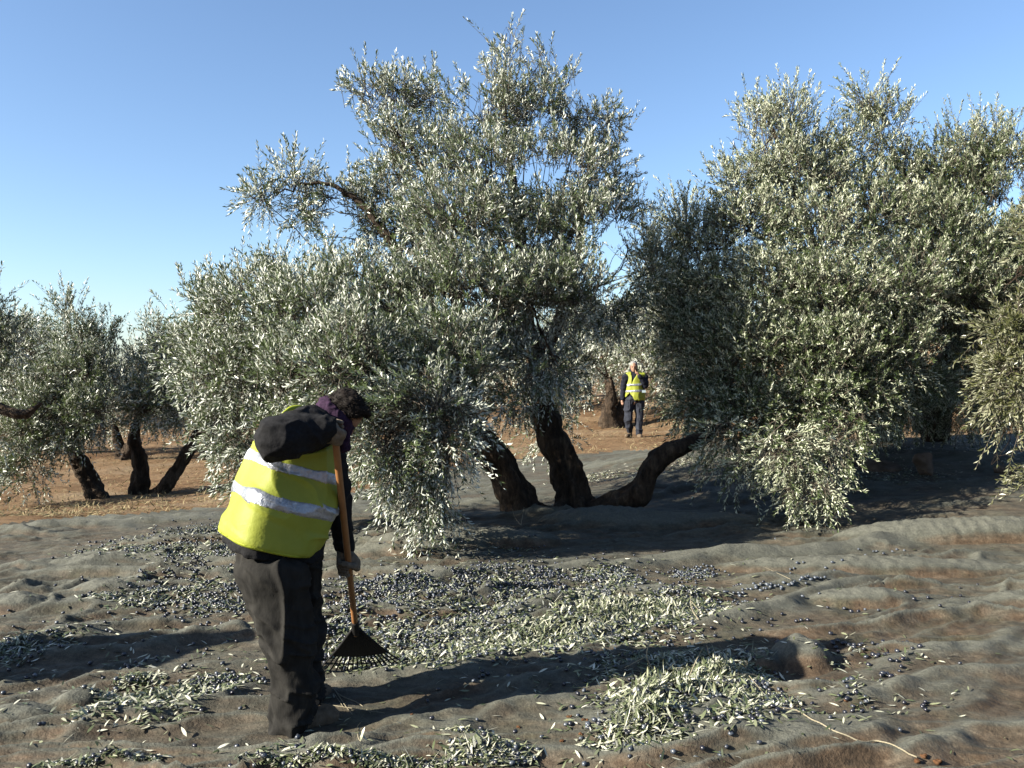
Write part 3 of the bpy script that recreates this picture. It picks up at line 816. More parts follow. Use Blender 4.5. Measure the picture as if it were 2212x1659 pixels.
# --- twigs of a nearer olive tree that reach in from the right edge
b2 = np.array((5.3, 7.5, float(base_height(np.array([5.3]), np.array([7.5]))[0])))
tree_e = empty('olive_tree', b2, 'nearest olive tree at the right edge, only its yellowish hanging twigs in view', 'tree')
trunk_obj(tree_e, [b2 - (0, 0, .1), b2 + (-0.05, .05, .6), b2 + (-.25, 0, 1.3), b2 + (-.3, -.2, 2.1)], [0.26, 0.2, 0.16, 0.08], 31)
cle = [C(2215, 600, 7.30, 70, 70, 202, .3), C(2290, 480, 7.50, 90, 80, 160), C(2205, 720, 7.00, 70, 80, 202, -.1), C(2195, 830, 6.90, 60, 70, 155, -.4), C(2205, 920, 6.90, 50, 60, 108, -.6), C(2275, 1000, 6.80, 50, 70, 90, -.7), C(2160, 960, 7.30, 36, 50, 40, -.6), C(2315, 700, 7.10, 110, 150, 445), C(2430, 500, 7.50, 140, 130, 330), C(2335, 900, 6.90, 90, 90, 270, -.2)]
crown_obj(tree_e, cle, 33, M_LEAF_WARM, flip=0.25)
limbs(tree_e, [b2 + (-.3, -.2, 2.1)], cle, 79, 0.045)

# --- the olive trees across the red soil on the left
def left_tree(base, label, trunks, clumps, seed, lk=1.15):
    t = empty('olive_tree', base, label, 'tree', 'olive trees across the red soil')
    tp = []
    for i, (path, rad) in enumerate(trunks):
        trunk_obj(t, path, rad, seed + i); tp.append(np.asarray(path[-1]))
    crown_obj(t, clumps, seed, leaf=0.072, ratio=0.29, pairs=9, slen=0.30, flip=0.75)  # milky glare put into these crowns by a larger share of pale leaf backs
    limbs(t, tp, clumps, seed + 9, 0.05) if seed != 71 else None
    return t
left_tree(at(200, 1082, 15), 'olive tree with one short trunk leaning left and a tall shoot on top',
          [([at(212, 1095, 15), at(195, 1050, 15), at(172, 1005, 15), at(150, 950, 15), at(140, 860, 15)], [0.222, 0.148, 0.126, 0.111, 0.059])],
          [C(145, 670, 15, 26, 36, 45, .8, .5), C(165, 730, 15, 40, 40, 85, .8, .4), C(215, 730, 15.2, 40, 36, 90, .6, .3), C(240, 790, 15.2, 26, 50, 70), C(55, 750, 15.4, 55, 55, 150, .6, .3), C(20, 720, 15.6, 40, 40, 70, .6, .3), C(110, 800, 14.8, 75, 60, 240), C(190, 810, 14.8, 65, 60, 230), C(40, 840, 14.8, 65, 60, 210),
           C(120, 890, 14.4, 85, 60, 290), C(210, 890, 14.6, 65, 60, 210, .2), C(50, 930, 14.2, 70, 55, 220, .1), C(140, 935, 14.5, 65, 34, 140, -.1), C(40, 1010, 14.0, 60, 50, 150, -.3), C(70, 1050, 14, 50, 24, 60, -.4)], 51)
left_tree(at(315, 1072, 15.5), 'olive tree with one upright trunk and a second one leaning far over',
          [([at(302, 1085, 15.5), at(302, 1040, 15.5), at(300, 990, 15.5), at(288, 950, 15.5), at(300, 900, 15.5), at(350, 850, 15.4)], [0.187, 0.14, 0.125, 0.094, 0.062, 0.039]),
           ([at(310, 1075, 15.5), at(345, 1066, 15.4), at(372, 1030, 15.4), at(395, 990, 15.4), at(420, 950, 15.4), at(450, 900, 15.4)], [0.125, 0.133, 0.125, 0.109, 0.094, 0.055])],
          [C(335, 720, 16, 26, 30, 50, .7, .4), C(360, 760, 16, 40, 40, 90), C(300, 790, 16, 40, 36, 90, .6, .3), C(380, 800, 15.8, 50, 50, 130), C(320, 840, 15.5, 60, 50, 190), C(400, 870, 15.4, 60, 55, 190), C(325, 880, 15.3, 60, 34, 140, .2), C(440, 900, 15.2, 45, 36, 100, .1), C(450, 850, 15.8, 60, 70, 150)], 61)
left_tree(at(-110, 1090, 13), 'olive tree cut by the left edge, one dark bough reaching into the picture',
          [([at(-120, 1100, 13), at(-110, 1000, 13), at(-90, 920, 13)], [0.26, 0.2, 0.15]), ([at(-100, 930, 13), at(-30, 880, 12.9), at(20, 888, 12.8), at(55, 893, 12.8), at(90, 870, 12.9)], [0.12, 0.09, 0.075, 0.06, 0.03])],
          [C(0, 640, 13, 28, 40, 50, .7, .4), C(-40, 680, 13, 50, 60, 130), C(5, 730, 13, 36, 50, 80), C(-60, 790, 13, 80, 80, 250), C(-20, 860, 12.8, 60, 50, 150), C(-90, 900, 12.6, 90, 80, 220, .1)], 71)

# --- olive trees farther off: three kinds, copied
rng = np.random.default_rng(99)
def far_tree(seed, label):
    r_ = np.random.default_rng(seed)
    t = empty('olive_tree', (0, 0, 0), label, 'tree', 'olive trees of the grove farther off')
    lean = r_.normal() * 0.25
    tops_ = []
    for s in (-1, 1) if seed % 2 else (0,):
        p = [np.array((0.1 * s, 0, -.15)), np.array((0.18 * s, 0, .3)), np.array((.35 * s + lean * .4, .1 * s, .8)), np.array((.6 * s + lean, .1, 1.4))]
        trunk_obj(t, p, [0.32, 0.22, 0.18, 0.10], seed + s, sides=12); tops_.append(p[-1])
    cs = []
    for k in range(17):
        a = k * 2.4; q = (k + .5) / 17; rr = 1.45 * math.sqrt(1 - (q * 1.5 - 0.55)**2) if abs(q * 1.5 - .55) < 1 else .3
        c = np.array((math.cos(a) * rr + lean, math.sin(a) * rr, 1.15 + 2.3 * q + r_.normal() * 0.15))
        s = 0.62 - 0.16 * q + r_.random() * 0.2
        cs.append((c, (s, s, s * 0.9), 105, 0.6 if q > .3 else -.1, 0.25 if q > .6 else .05))
    crown_obj(t, cs, seed, leaf=0.10, ratio=0.34, pairs=7, slen=0.36)
    limbs(t, tops_, cs, seed, 0.06, 2)
    return t
protos = [far_tree(s, '') for s in (201, 202, 203)]
used_ = [False] * 3
def place_far(k, px, d, scale, rot, label, py=None):
    x = (px - 1106) / FPX * d
    z = float(soil_z(np.array([x]), np.array([d]))[0])
    if used_[k]:
        o = protos[k].copy(); COL.objects.link(o)
        for ch in protos[k].children:
            c = ch.copy(); COL.objects.link(c); c.parent = o
    else:
        o = protos[k]; used_[k] = True
    o.location = (x, d, z); o.rotation_euler = (0, 0, rot); o.scale = (scale,) * 3
    o['label'] = label
for a in ((0, 1325, 22.5, 0.92, 0.5, 'olive tree with a leaning trunk close behind the far man in the yellow vest'),
          (1, 1190, 27, 1.0, 2.1, 'olive tree seen between the left and middle trunks of the big olive tree'),
          (2, 1470, 31, 1.1, 1.0, 'olive tree to the right of the far man, half hidden by the broad right tree'),
          (1, 1380, 38, 1.15, 4.0, 'olive tree on the rising soil straight behind the head of the far man'),
          (0, 1560, 24, 1.0, 3.3, 'olive tree wholly behind the broad right tree'),
          (2, 1050, 34, 1.1, 5.1, 'olive tree behind the left trunk of the big olive tree'),
          (0, 455, 24, 1.0, 1.9, 'olive tree with a leaning trunk on the soil behind the double trunked left tree'),
          (2, 268, 23, 0.66, 2.7, 'olive tree farther off, seen between the two left trees'),
          (1, 60, 25, 1.0, 0.2, 'olive tree behind the short leaning trunk at the far left'),
          (0, 375, 34, 0.85, 0.9, 'olive tree in the second row behind the left trees'),
          (1, 620, 30, 1.1, 2.9, 'olive tree behind the man with the rake, hidden by the big crown'),
          (2, 170, 38, 0.85, 4.4, 'olive tree far back between the trunks at the left'),
          (1, 500, 44, 0.9, 1.4, 'smallest olive tree in the last row at the left'),
          (0, 1260, 50, 1.3, 2.2, 'olive tree far up the soil, between the middle trunk and the far man'),
          (2, 2010, 20, 1.0, 3.0, 'olive tree behind the trunk of the broad right tree'),
          (1, 1720, 33, 1.1, 5.5, 'olive tree far behind the right tree'),
          (0, 2300, 24, 1.15, 4.7, 'olive tree behind the right edge twigs')):
    place_far(*a)

# ------------------------------------------------------------------ cloth, skin and other materials
M_JACKET = simple_mat('black_fleece', (0.010, 0.010, 0.011), (0.026, 0.026, 0.028), 60, 0.95, bstr=0.5, bdist=0.006, spec=0.12)
M_TROUSER = simple_mat('charcoal_trousers', (0.017, 0.0165, 0.0155), (0.042, 0.040, 0.036), 22, 0.95, bstr=0.6, bdist=0.008, spec=0.1, stretch=(1, 1, 0.45))
M_NAVY = simple_mat('navy_cloth', (0.008, 0.010, 0.018), (0.022, 0.026, 0.042), 18, 0.9, bstr=0.6, bdist=0.02, spec=0.15)
M_NAVY_T = simple_mat('navy_trousers', (0.016, 0.019, 0.030), (0.045, 0.052, 0.075), 14, 0.85, bstr=0.8, bdist=0.03, spec=0.2)
M_VEST = simple_mat('fluorescent_vest', (0.31, 0.355, 0.028), (0.41, 0.45, 0.048), 5, 0.65, bstr=0.5, bdist=0.02, spec=0.3)
M_VEST_TRIM = simple_mat('vest_binding', (0.40, 0.48, 0.03), (0.50, 0.56, 0.05), 20, 0.7, spec=0.3)
M_STRIP = simple_mat('reflective_tape', (0.34, 0.36, 0.40), (0.66, 0.69, 0.74), 26, 0.36, metallic=0.6, bstr=0.8, bdist=0.013, spec=0.7)
M_SKIN = simple_mat('skin', (0.36, 0.19, 0.12), (0.46, 0.26, 0.17), 40, 0.6, bstr=0.15, spec=0.35)
M_GLOVE = simple_mat('dusty_work_glove', (0.15, 0.125, 0.095), (0.30, 0.25, 0.19), 45, 0.95, bstr=0.6, bdist=0.006, spec=0.1)
M_SCARF = simple_mat('purple_scarf', (0.022, 0.012, 0.026), (0.070, 0.036, 0.076), 70, 0.95, bstr=0.6, bdist=0.006, spec=0.1)
M_BOOT = simple_mat('dusty_brown_boot', (0.12, 0.085, 0.055), (0.24, 0.18, 0.12), 28, 0.9, bstr=0.5, bdist=0.006, spec=0.15)
M_SOLE = simple_mat('boot_sole', (0.05, 0.035, 0.025), (0.30, 0.19, 0.10), 18, 0.9, spec=0.1)
M_HAIR = simple_mat('dark_brown_hair', (0.008, 0.006, 0.005), (0.026, 0.019, 0.015), 80, 0.75, bstr=0.5, spec=0.12)
M_GREYHAIR = simple_mat('grey_hair', (0.20, 0.195, 0.19), (0.40, 0.39, 0.37), 60, 0.7, bstr=0.5, spec=0.3)
M_EYE = simple_mat('eye', (0.02, 0.015, 0.01), (0.05, 0.04, 0.03), 10, 0.3, bstr=0)
M_BADGE = simple_mat('pale_badge', (0.45, 0.60, 0.66), (0.60, 0.72, 0.76), 60, 0.5, spec=0.4)
M_POLE = simple_mat('ash_pole', (0.30, 0.125, 0.040), (0.46, 0.215, 0.075), 16, 0.5, bstr=0.25, spec=0.45, stretch=(1, 1, 0.12))
M_BLACK = simple_mat('black_plastic', (0.010, 0.010, 0.011), (0.018, 0.018, 0.018), 40, 0.7, spec=0.15)

# ------------------------------------------------------------------ the man with the rake
def Mn(zx, zy, d):                      # close-up coordinates of the photograph (about 1 mm each)
    return at((800 + zx / 1.1056) * 0.553, (1450 + zy / 1.1056) * 0.553, d)
foot = Mn(400, 1590, 3.66)
man = empty('person', foot, 'man in yellow vest and black jacket, bent over and raking the net, back turned', 'person')

# head frame: face, crown, right side
f_ = unit(np.array((0.58, 0.30, -0.76))); u_ = np.array((0.72, 0.12, 0.66)); u_ = unit(u_ - f_ * (u_ @ f_)); r_ = np.cross(f_, u_)
HB = np.stack([f_, r_, u_])
hc = Mn(594, 186, 3.74)
def hp(a, b, c): return hc + f_ * a + r_ * b + u_ * c
neck0, neck1 = Mn(480, 255, 3.74), Mn(560, 195, 3.74)
HS = 0.88
def head_sdf(P): return HS * head_full(hc + (P - hc) / HS)
def head_full(P):
    d = ell(P, hp(-0.005, 0, 0.028), (0.094, 0.073, 0.088), HB)
    d = smin(d, ell(P, hp(0.030, 0, -0.050), (0.058, 0.056, 0.068), HB), 0.03)      # face and jaw
    d = smin(d, ell(P, hp(0.068, 0, -0.092), (0.020, 0.024, 0.020), HB), 0.02)      # chin
    d = smin(d, rc(P, hp(0.088, 0, 0.002), hp(0.106, 0, -0.032), 0.008, 0.013), 0.012)   # nose
    d = smin(d, rc(P, hp(0.080, -0.035, 0.018), hp(0.080, 0.035, 0.018), 0.010, 0.010), 0.014)   # brow
    for s in (-1, 1):
        d = smin(d, ell(P, hp(0.062, 0.042 * s, -0.022), (0.020, 0.018, 0.016), HB), 0.02)       # cheek
        d = smax(d, -ell(P, hp(0.094, 0.031 * s, -0.002), (0.012, 0.014, 0.009), HB), 0.008)     # eye socket
        d = smin(d, ell(P, hp(-0.010, 0.078 * s, -0.020), (0.022, 0.012, 0.034), HB), 0.006)     # ear
    d = smin(d, rc(P, hp(0.086, -0.016, -0.058), hp(0.086, 0.016, -0.058), 0.006, 0.006), 0.006)  # lips
    return d
# body (under the clothes) as one skin surface: head, neck, trunk, arms, legs
def M3(*a): return Mn(*a)
R_SH, R_EL, R_WR = M3(420, 250, 3.60), M3(318, 292, 3.40), M3(540, 246, 3.52)
L_SH, L_EL, L_WR = M3(520, 300, 3.92), M3(572, 560, 3.98), M3(604, 765, 4.00)
HIPR, KNR, ANR = M3(300, 850, 3.64), M3(366, 1180, 3.62), M3(384, 1505, 3.66)
HIPL, KNL, ANL = M3(372, 850, 3.90), M3(418, 1165, 3.90), M3(440, 1450, 3.92)
def body_sdf(P):
    d = head_sdf(P)
    d = smin(d, rc(P, neck0, hp(-0.02, 0, -0.05), 0.062, 0.054), 0.03)
    d = smin(d, rc(P, M3(300, 740, 3.74), M3(425, 320, 3.80), 0.115, 0.085), 0.06)
    for a, b, c in ((R_SH, R_EL, R_WR), (L_SH, L_EL, L_WR)):
        d = smin(d, rc(P, a, b, 0.055, 0.045), 0.04); d = smin(d, rc(P, b, c, 0.044, 0.028), 0.02)
    for a, b, c in ((HIPR, KNR, ANR), (HIPL, KNL, ANL)):
        d = smin(d, rc(P, a, b, 0.085, 0.058), 0.05); d = smin(d, rc(P, b, c, 0.056, 0.038), 0.02)
    return d
solid('body', body_sdf, Mn(150, 40, 3.3), (foot[0] + 0.36, 4.15, Mn(0, 30, 3.74)[2]), 0.0085, M_SKIN, man) if False else None
def box_of(pts, pad):
    p = np.array(pts); return p.min(0) - pad, p.max(0) + pad
lo, hi = box_of([R_SH, R_EL, R_WR, L_WR, HIPR, ANR, ANL, hc], 0.16)
solid('body', body_sdf, lo, hi, 0.009, M_SKIN, man)

def folds(scale, amp, stretch=(1, 1, 1), seed=0, power=1.6):
    st = np.asarray(stretch, float)
    def fn(V):
        n = vnoise3(V * scale * st, seed)
        r = np.clip(1 - np.abs(n) * 2.4, 0, 1)**power
        return amp * (r - 0.25) + amp * 0.5 * vnoise3(V * scale * 2.3 * st, seed + 4)
    return fn

# trousers: one surface, wide legs, bunched at the ankles
def trouser_sdf(P):
    a = sminl([rc(P, M3(300, 720, 3.72), HIPR, 0.115, 0.146), rc(P, HIPR, KNR, 0.142, 0.096), rc(P, KNR, M3(386, 1420, 3.64), 0.094, 0.078), rc(P, M3(386, 1420, 3.64), M3(372, 1545, 3.655), 0.083, 0.082)], 0.04)
    b = sminl([rc(P, M3(345, 720, 3.80), HIPL, 0.115, 0.132), rc(P, HIPL, KNL, 0.132, 0.095), rc(P, KNL, ANL, 0.093, 0.078)], 0.04)
    d = smin(a, b, 0.010)
    d = smax(d, plane(P, Mn(300, 775, 3.72), (.25, 0, 1)), 0.02)
    return smax(d, -(P[:, 2] - 0.022), 0.012)
def trouser_fold(V):
    z = V[:, 2]
    low = soft(0.45 - z, 0, 0.35)
    n = vnoise3(V * np.array((9, 9, 3.2)) + np.stack([z * 0, z * 0, V[:, 0] * 6], 1), 31)
    r = np.clip(1 - np.abs(n) * 2.2, 0, 1)**1.5
    m = vnoise3(V * np.array((7, 7, 17)) + V[:, :1] * np.array((0, 0, 9.0)), 37)
    r2 = np.clip(1 - np.abs(m) * 2.2, 0, 1)**1.4
    kn = np.exp(-((z - 0.42) / 0.10)**2)
    e = vnoise3(V * np.array((6, 6, 4.5)) + V[:, 2:3] * np.array((7.0, 0, 0)), 43); r3 = np.clip(1 - np.abs(e) * 3.2, 0, 1)**1.3
    return 0.026 * (r - 0.3) * (1 - 0.5 * low) + 0.014 * (r3 - 0.2) + 0.024 * (r2 - 0.3) * (0.15 + low + 0.6 * kn) + 0.004 * vnoise3(V * 28, 5)
lo, hi = box_of([HIPR, KNR, ANR, HIPL, ANL, M3(300, 640, 3.72)], 0.20); lo[2] = -0.03
solid('trousers', trouser_sdf, lo, hi, 0.0075, M_TROUSER, man, trouser_fold)

# boots
def boot_sdf(P, heel, toe, ank):
    d = rc(P, heel, toe, 0.052, 0.047)
    d = smin(d, rc(P, heel + (0.005, 0, 0.02), ank, 0.056, 0.055), 0.03)
    d = smin(d, ell(P, toe + (0, 0, 0.006), (0.055, 0.05, 0.042)), 0.03)
    return smax(d, -(P[:, 2] + 0.002), 0.006)
for heel, toe, ank in ((Mn(355, 1552, 3.65), Mn(520, 1530, 3.76), Mn(375, 1500, 3.65)), (Mn(425, 1478, 3.88), Mn(500, 1462, 4.02), Mn(436, 1430, 3.87))):
    heel = heel.copy(); toe = toe.copy(); heel[2] = 0.042; toe[2] = 0.036
    lo, hi = box_of([heel, toe, ank], 0.09)
    bt = solid('boot', lambda P: boot_sdf(P, heel, toe, ank), lo, hi, 0.005, M_BOOT, man, folds(30, 0.003))
    def sole_sdf(P):
        d = rc(P * (1, 1, 0) , heel * (1, 1, 0), toe * (1, 1, 0), 0.056, 0.054)
        return smax(smax(d, P[:, 2] - 0.020, 0.004), -(P[:, 2] + 0.008), 0.004)
    solid('sole', sole_sdf, lo, hi, 0.005, M_SOLE, bt)

# jacket: trunk below the vest, both sleeves, collar
FWD = unit(np.array((0.70, 0.71, 0.0))); LAT = np.array((FWD[1], -FWD[0], 0.0))
AX0, AX1 = M3(284, 780, 3.70), M3(402, 290, 3.80)
def vest_core(P, off=0.0):
    """rounded box section: back panel turned to the sun, flank turned to the camera"""
    ax = AX1 - AX0; L = np.linalg.norm(ax)
    t = (P[:, 2] - AX0[2]) / ax[2]
    c = AX0 + np.clip(t, -0.1, 1.0)[:, None] * ax
    q = P - c
    u = q @ FWD; v = q @ LAT
    s = np.interp(t, [-0.1, 0.1, 0.3, 0.62, 0.85, 1.0], [1.05, 1.03, 0.98, 0.85, 0.74, 0.66])
    a = 0.232 * s + off; b = 0.184 * (0.35 + 0.65 * s) + off
    p = 3.6
    g = (np.abs(u / a)**p + np.abs(v / b)**p)**(1 / p)
    d = (g - 1) * np.minimum(a, b) * 0.95
    d = smax(d, (t - 1.0) * L * 0.9, 0.05)
    d = smin(d, rc(P, M3(432, 262, 3.66), M3(480, 262, 3.86), 0.095 + off, 0.085 + off), 0.05)
    return d
def jacket_sdf(P):
    d = vest_core(P, -0.032)
    d = smax(d, -plane(P, Mn(250, 800, 3.6), unit(np.array((0.28, 0.0, 0.96)))), 0.02)
    d = smin(d, rc(P, R_SH + (0.03, 0, 0.0), R_EL, 0.098, 0.088), 0.035)
    d = smin(d, rc(P, R_EL + (0, 0, -0.005), R_WR + (-0.02, 0, -0.002), 0.084, 0.056), 0.03)
    d = smin(d, rc(P, L_SH, L_EL, 0.085, 0.066), 0.03)
    d = smin(d, rc(P, L_EL, L_WR, 0.064, 0.047), 0.02)
    d = smin(d, rc(P, neck0, Mn(545, 205, 3.74), 0.088, 0.075), 0.03)
    return d
lo, hi = box_of([R_EL, R_WR, L_WR, M3(250, 820, 3.7), M3(480, 200, 3.8)], 0.25); lo[2] = Mn(0, 870, 3.7)[2]
def jacket_fold(V):
    a = folds(11, 0.009, (1, 1, 1.5), 61)(V)
    return a + 0.0015 * vnoise3(V * 60, 3)
solid('jacket', jacket_sdf, lo, hi, 0.007, M_JACKET, man, jacket_fold)

# the vest hangs loose from the shoulders and flares at the hem; arms pass through its holes
hemA, hemB = Mn(76, 716, 3.6), Mn(440, 826, 3.6)
hem_n = unit(np.cross(hemB - hemA, np.array((0, 1.0, -0.12)))); hem_n = hem_n if hem_n[2] < 0 else -hem_n
axis_v = unit(M3(398, 318, 3.74) - M3(296, 700, 3.74))
def vest_shell(P, off=0.0):
    d = vest_core(P, off)
    # bottom front corner is rounded away
    c0 = Mn(512, 752, 3.7)
    d = smax(d, plane(P, c0, unit(np.array((0.80, 0.1, -0.60)))), 0.06)
    d = smax(d, plane(P, Mn(475, 205, 3.74), unit(np.array((0.62, 0, 0.78)))), 0.015)           # neck opening
    return d
def vest_sdf(P):
    d = smax(vest_shell(P), plane(P, hemA, hem_n), 0.03)
    d = smax(d, -rc(P, R_SH + (0.05, 0.10, 0.02), R_SH + (R_EL - R_SH) * 1.2, 0.118, 0.112), 0.012)
    d = smax(d, -rc(P, L_SH + (0, -.02, .02), L_SH + (L_EL - L_SH) * 0.25, 0.10, 0.09), 0.012)
    return d
def vest_fold(V):
    n = vnoise3(V * np.array((5.5, 5.5, 1.6)), 71); r = np.clip(1 - np.abs(n) * 2.0, 0, 1)**1.5
    m = vnoise3(V * np.array((4, 4, 9)) + V[:, :1] * np.array((0, 0, 5.0)), 75); r2 = np.clip(1 - np.abs(m) * 3.0, 0, 1)**1.6
    h = soft(-plane(V, hemA, hem_n), 0.0, 0.12)
    return (0.25 + 0.75 * h) * 0.020 * (r - 0.3) + 0.011 * r2 * h + 0.005 * vnoise3(V * np.array((11, 11, 6)), 73)
lo, hi = box_of([hemA, hemB, M3(420, 200, 3.74), M3(420, 400, 4.05)], 0.10); lo[1] = 3.36; hi[0] = Mn(600, 400, 3.74)[0]; hi[2] = Mn(0, 150, 3.7)[2]
vest = solid('vest', vest_sdf, lo, hi, 0.006, M_VEST, man, vest_fold)
# two reflective tapes round the vest
def tape(zya, zyb, w0):
    a0 = Mn(zya[0][0], zya[0][1], 3.6); a1 = Mn(zya[1][0], zya[1][1], 3.6)
    b0 = Mn(zyb[0][0], zyb[0][1], 3.6); b1 = Mn(zyb[1][0], zyb[1][1], 3.6)
    back = np.array((0.0, 1.0, -0.12))
    n1 = unit(np.cross(a1 - a0, back)); n1 = n1 if n1[2] > 0 else -n1
    n2 = unit(np.cross(b1 - b0, back)); n2 = n2 if n2[2] < 0 else -n2
    def fn(P):
        d = smax(vest_shell(P, 0.0032), plane(P, a0, n1), 0.002)
        d = smax(d, plane(P, b0, n2), 0.002)
        d = smax(d, -rc(P, R_SH + (0.05, 0.10, 0.02), R_SH + (R_EL - R_SH) * 1.2, 0.118, 0.112), 0.006)
        return d
    o = solid('reflective_tape', fn, lo, hi, 0.0055, M_STRIP, vest, vest_fold)
tape(((220, 352), (565, 458)), ((200, 396), (558, 503)), 0)
tape(((150, 492), (528, 604)), ((130, 538), (520, 655)), 0)
def binding(P):
    d = smax(vest_shell(P, 0.0028), plane(P, hemA, hem_n), 0.03)
    return smax(d, -(plane(P, hemA, hem_n) + 0.017), 0.002)
solid('hem_binding', binding, lo, hi, 0.0055, M_VEST_TRIM, vest, vest_fold)
# loose shoulder strap of the vest standing up behind the neck
sp = smooth_path([Mn(335, 182, 3.70), Mn(370, 162, 3.76), Mn(410, 158, 3.80), Mn(440, 180, 3.82), Mn(470, 190, 3.8)], 6)
V, F = tube(sp, [0.004, 0.011, 0.013, 0.011, 0.005], 8)
link('shoulder_binding', mesh_np('shoulder_binding', V, F, M_VEST_TRIM), vest)

# scarf, hair, gloves
def scarf_sdf(P):
    ax = unit(neck1 - neck0 + np.array((0, 0, .02)))
    c = Mn(562, 190, 3.74)
    q = P - c; h = q @ ax; rad = np.linalg.norm(q - h[:, None] * ax, axis=1)
    d = np.sqrt((rad - 0.070)**2 + (h * 0.62)**2) - 0.026
    d = smin(d, rc(P, Mn(600, 235, 3.70), Mn(602, 325, 3.70), 0.030, 0.020), 0.03)
    d = smin(d, rc(P, Mn(612, 330, 3.70), Mn(595, 345, 3.69), 0.018, 0.012), 0.02)
    return d
lo2, hi2 = box_of([Mn(562, 190, 3.74), Mn(620, 350, 3.70)], 0.14)
solid('scarf', scarf_sdf, lo2, hi2, 0.005, M_SCARF, man, folds(26, 0.006, (1, 1, 1), 81))
def hair_sdf(P): return HS * hair_full(hc + (P - hc) / HS)
def hair_full(P):
    d = ell(P, hp(-0.012, 0, 0.036), (0.100, 0.080, 0.090), HB)
    d = smin(d, ell(P, hp(-0.060, 0, -0.026), (0.046, 0.056, 0.056), HB), 0.03)
    d = smax(d, plane(P, hp(0.052, 0, 0.052), unit(f_ * 0.9 - u_ * 0.5)), 0.012)
    d = smin(d, ell(P, hp(0.055, 0.01, 0.095), (0.038, 0.048, 0.020), HB), 0.02)
    return d
lo3, hi3 = box_of([hc], 0.18)
hair = solid('hair', hair_sdf, lo3, hi3, 0.005, M_HAIR, man, lambda V: 0.007 * vnoise3(V * 45, 9) + 0.006 * vnoise3(V * 22, 13))
hv = np.array([v.co for v in hair.data.vertices]); rng = np.random.default_rng(5)
pick = rng.integers(0, len(hv), 2600)
n_h = unit(hv[pick] - hp(-0.01, 0, 0.0)); tgt = unit(n_h * 0.55 + f_ * 0.5 + np.array((0, 0, -0.1)) + rng.normal(size=(2600, 3)) * 0.35)
ln = (0.010 + 0.018 * rng.random(2600))[:, None]; sd = unit(np.cross(tgt, rng.normal(size=(2600, 3)))) * 0.0011
b_ = hv[pick] - n_h * 0.004
V = np.stack([b_ - sd, b_ + sd, b_ + tgt * ln * .6 + sd * .7 + n_h * .004, b_ + tgt * ln * .6 - sd * .7 + n_h * .004, b_ + tgt * ln], 1).reshape(-1, 3)
q = np.arange(2600)[:, None] * 5
o = link('hair_strands', mesh_np('hair_strands', V, [q + [0, 1, 2, 3], q + [3, 2, 4]], M_HAIR), hair); o['kind'] = 'stuff'
for s in (-1, 1):
    solid('eye', lambda P: ell(P, hp(0.073, 0.027 * s, -0.002), (0.010, 0.011, 0.010), HB), *box_of([hp(0.073, 0.027 * s, 0)], 0.02), 0.003, M_EYE, man)

def glove(pole_a, pole_dir, palm_c, wrist, out, thumb_to, parent, side=1):
    """fist closed round a pole: palm, four unequal bent fingers, thumb; out = direction of the back of the hand"""
    pd = unit(pole_dir); out = unit(out - pd * (out @ pd)); sw = np.cross(pd, out) * side
    chains = []
    for i in range(4):
        h = (i - 1.5) * 0.0215
        base = palm_c + out * 0.034 + pd * h + sw * 0.022
        k1 = palm_c + out * 0.010 + pd * h + sw * 0.052 * (1.05 - 0.04 * abs(i - 1))
        k2 = palm_c - out * 0.026 + pd * h * 0.98 + sw * 0.034
        k3 = palm_c - out * 0.030 + pd * h * 0.98 - sw * (0.006 - 0.004 * (i == 1))
        chains.append((base, k1, k2, k3))
    t0 = palm_c + out * 0.02 - sw * 0.03 - pd * 0.03 * 1
    t1 = palm_c - out * 0.004 - sw * 0.043 + (thumb_to - palm_c) * 0.5
    t2 = thumb_to
    def fn(P):
        B = np.stack([out, sw, pd])
        d = ell(P, palm_c + out * 0.026 - sw * 0.005, (0.022, 0.040, 0.048), B)
        d = smin(d, rc(P, palm_c + out * 0.022 - sw * 0.012, wrist, 0.028, 0.036), 0.02)
        for c in chains:
            e = np.minimum(np.minimum(rc(P, c[0], c[1], .0135, .0125), rc(P, c[1], c[2], .0122, .0115)), rc(P, c[2], c[3], .0115, .010))
            d = smin(d, e, 0.006)
        e = np.minimum(rc(P, t0, t1, .0165, .0135), rc(P, t1, t2, .0135, .0115))
        return smin(d, e, 0.007)
    lo, hi = box_of([palm_c, wrist, thumb_to], 0.09)
    return solid('glove', fn, lo, hi, 0.0032, M_GLOVE, parent, lambda V: 0.0012 * vnoise3(V * 90, 3) + 0.0018 * vnoise3(V * 40, 8))
pole_top, pole_apex = Mn(560, 268, 3.56), Mn(649, 1112, 4.20)
pole_end = pole_apex
pdn = unit(pole_apex - pole_top)
glove(pole_top, -pdn, Mn(566, 262, 3.563), R_WR, np.array((-0.15, -0.75, 0.65)), Mn(560, 248, 3.515), man, side=-1)
tL = (Mn(0, 838, 4)[2] - pole_top[2]) / (pole_apex[2] - pole_top[2])
pl = pole_top + (pole_apex - pole_top) * 0.643
glove(pole_top, -pdn, pl, L_WR + np.array((0.0, -0.015, -0.02)), np.array((0.15, 0.85, 0.1)), pl + np.array((-0.02, -0.04, 0.02)), man, side=1)

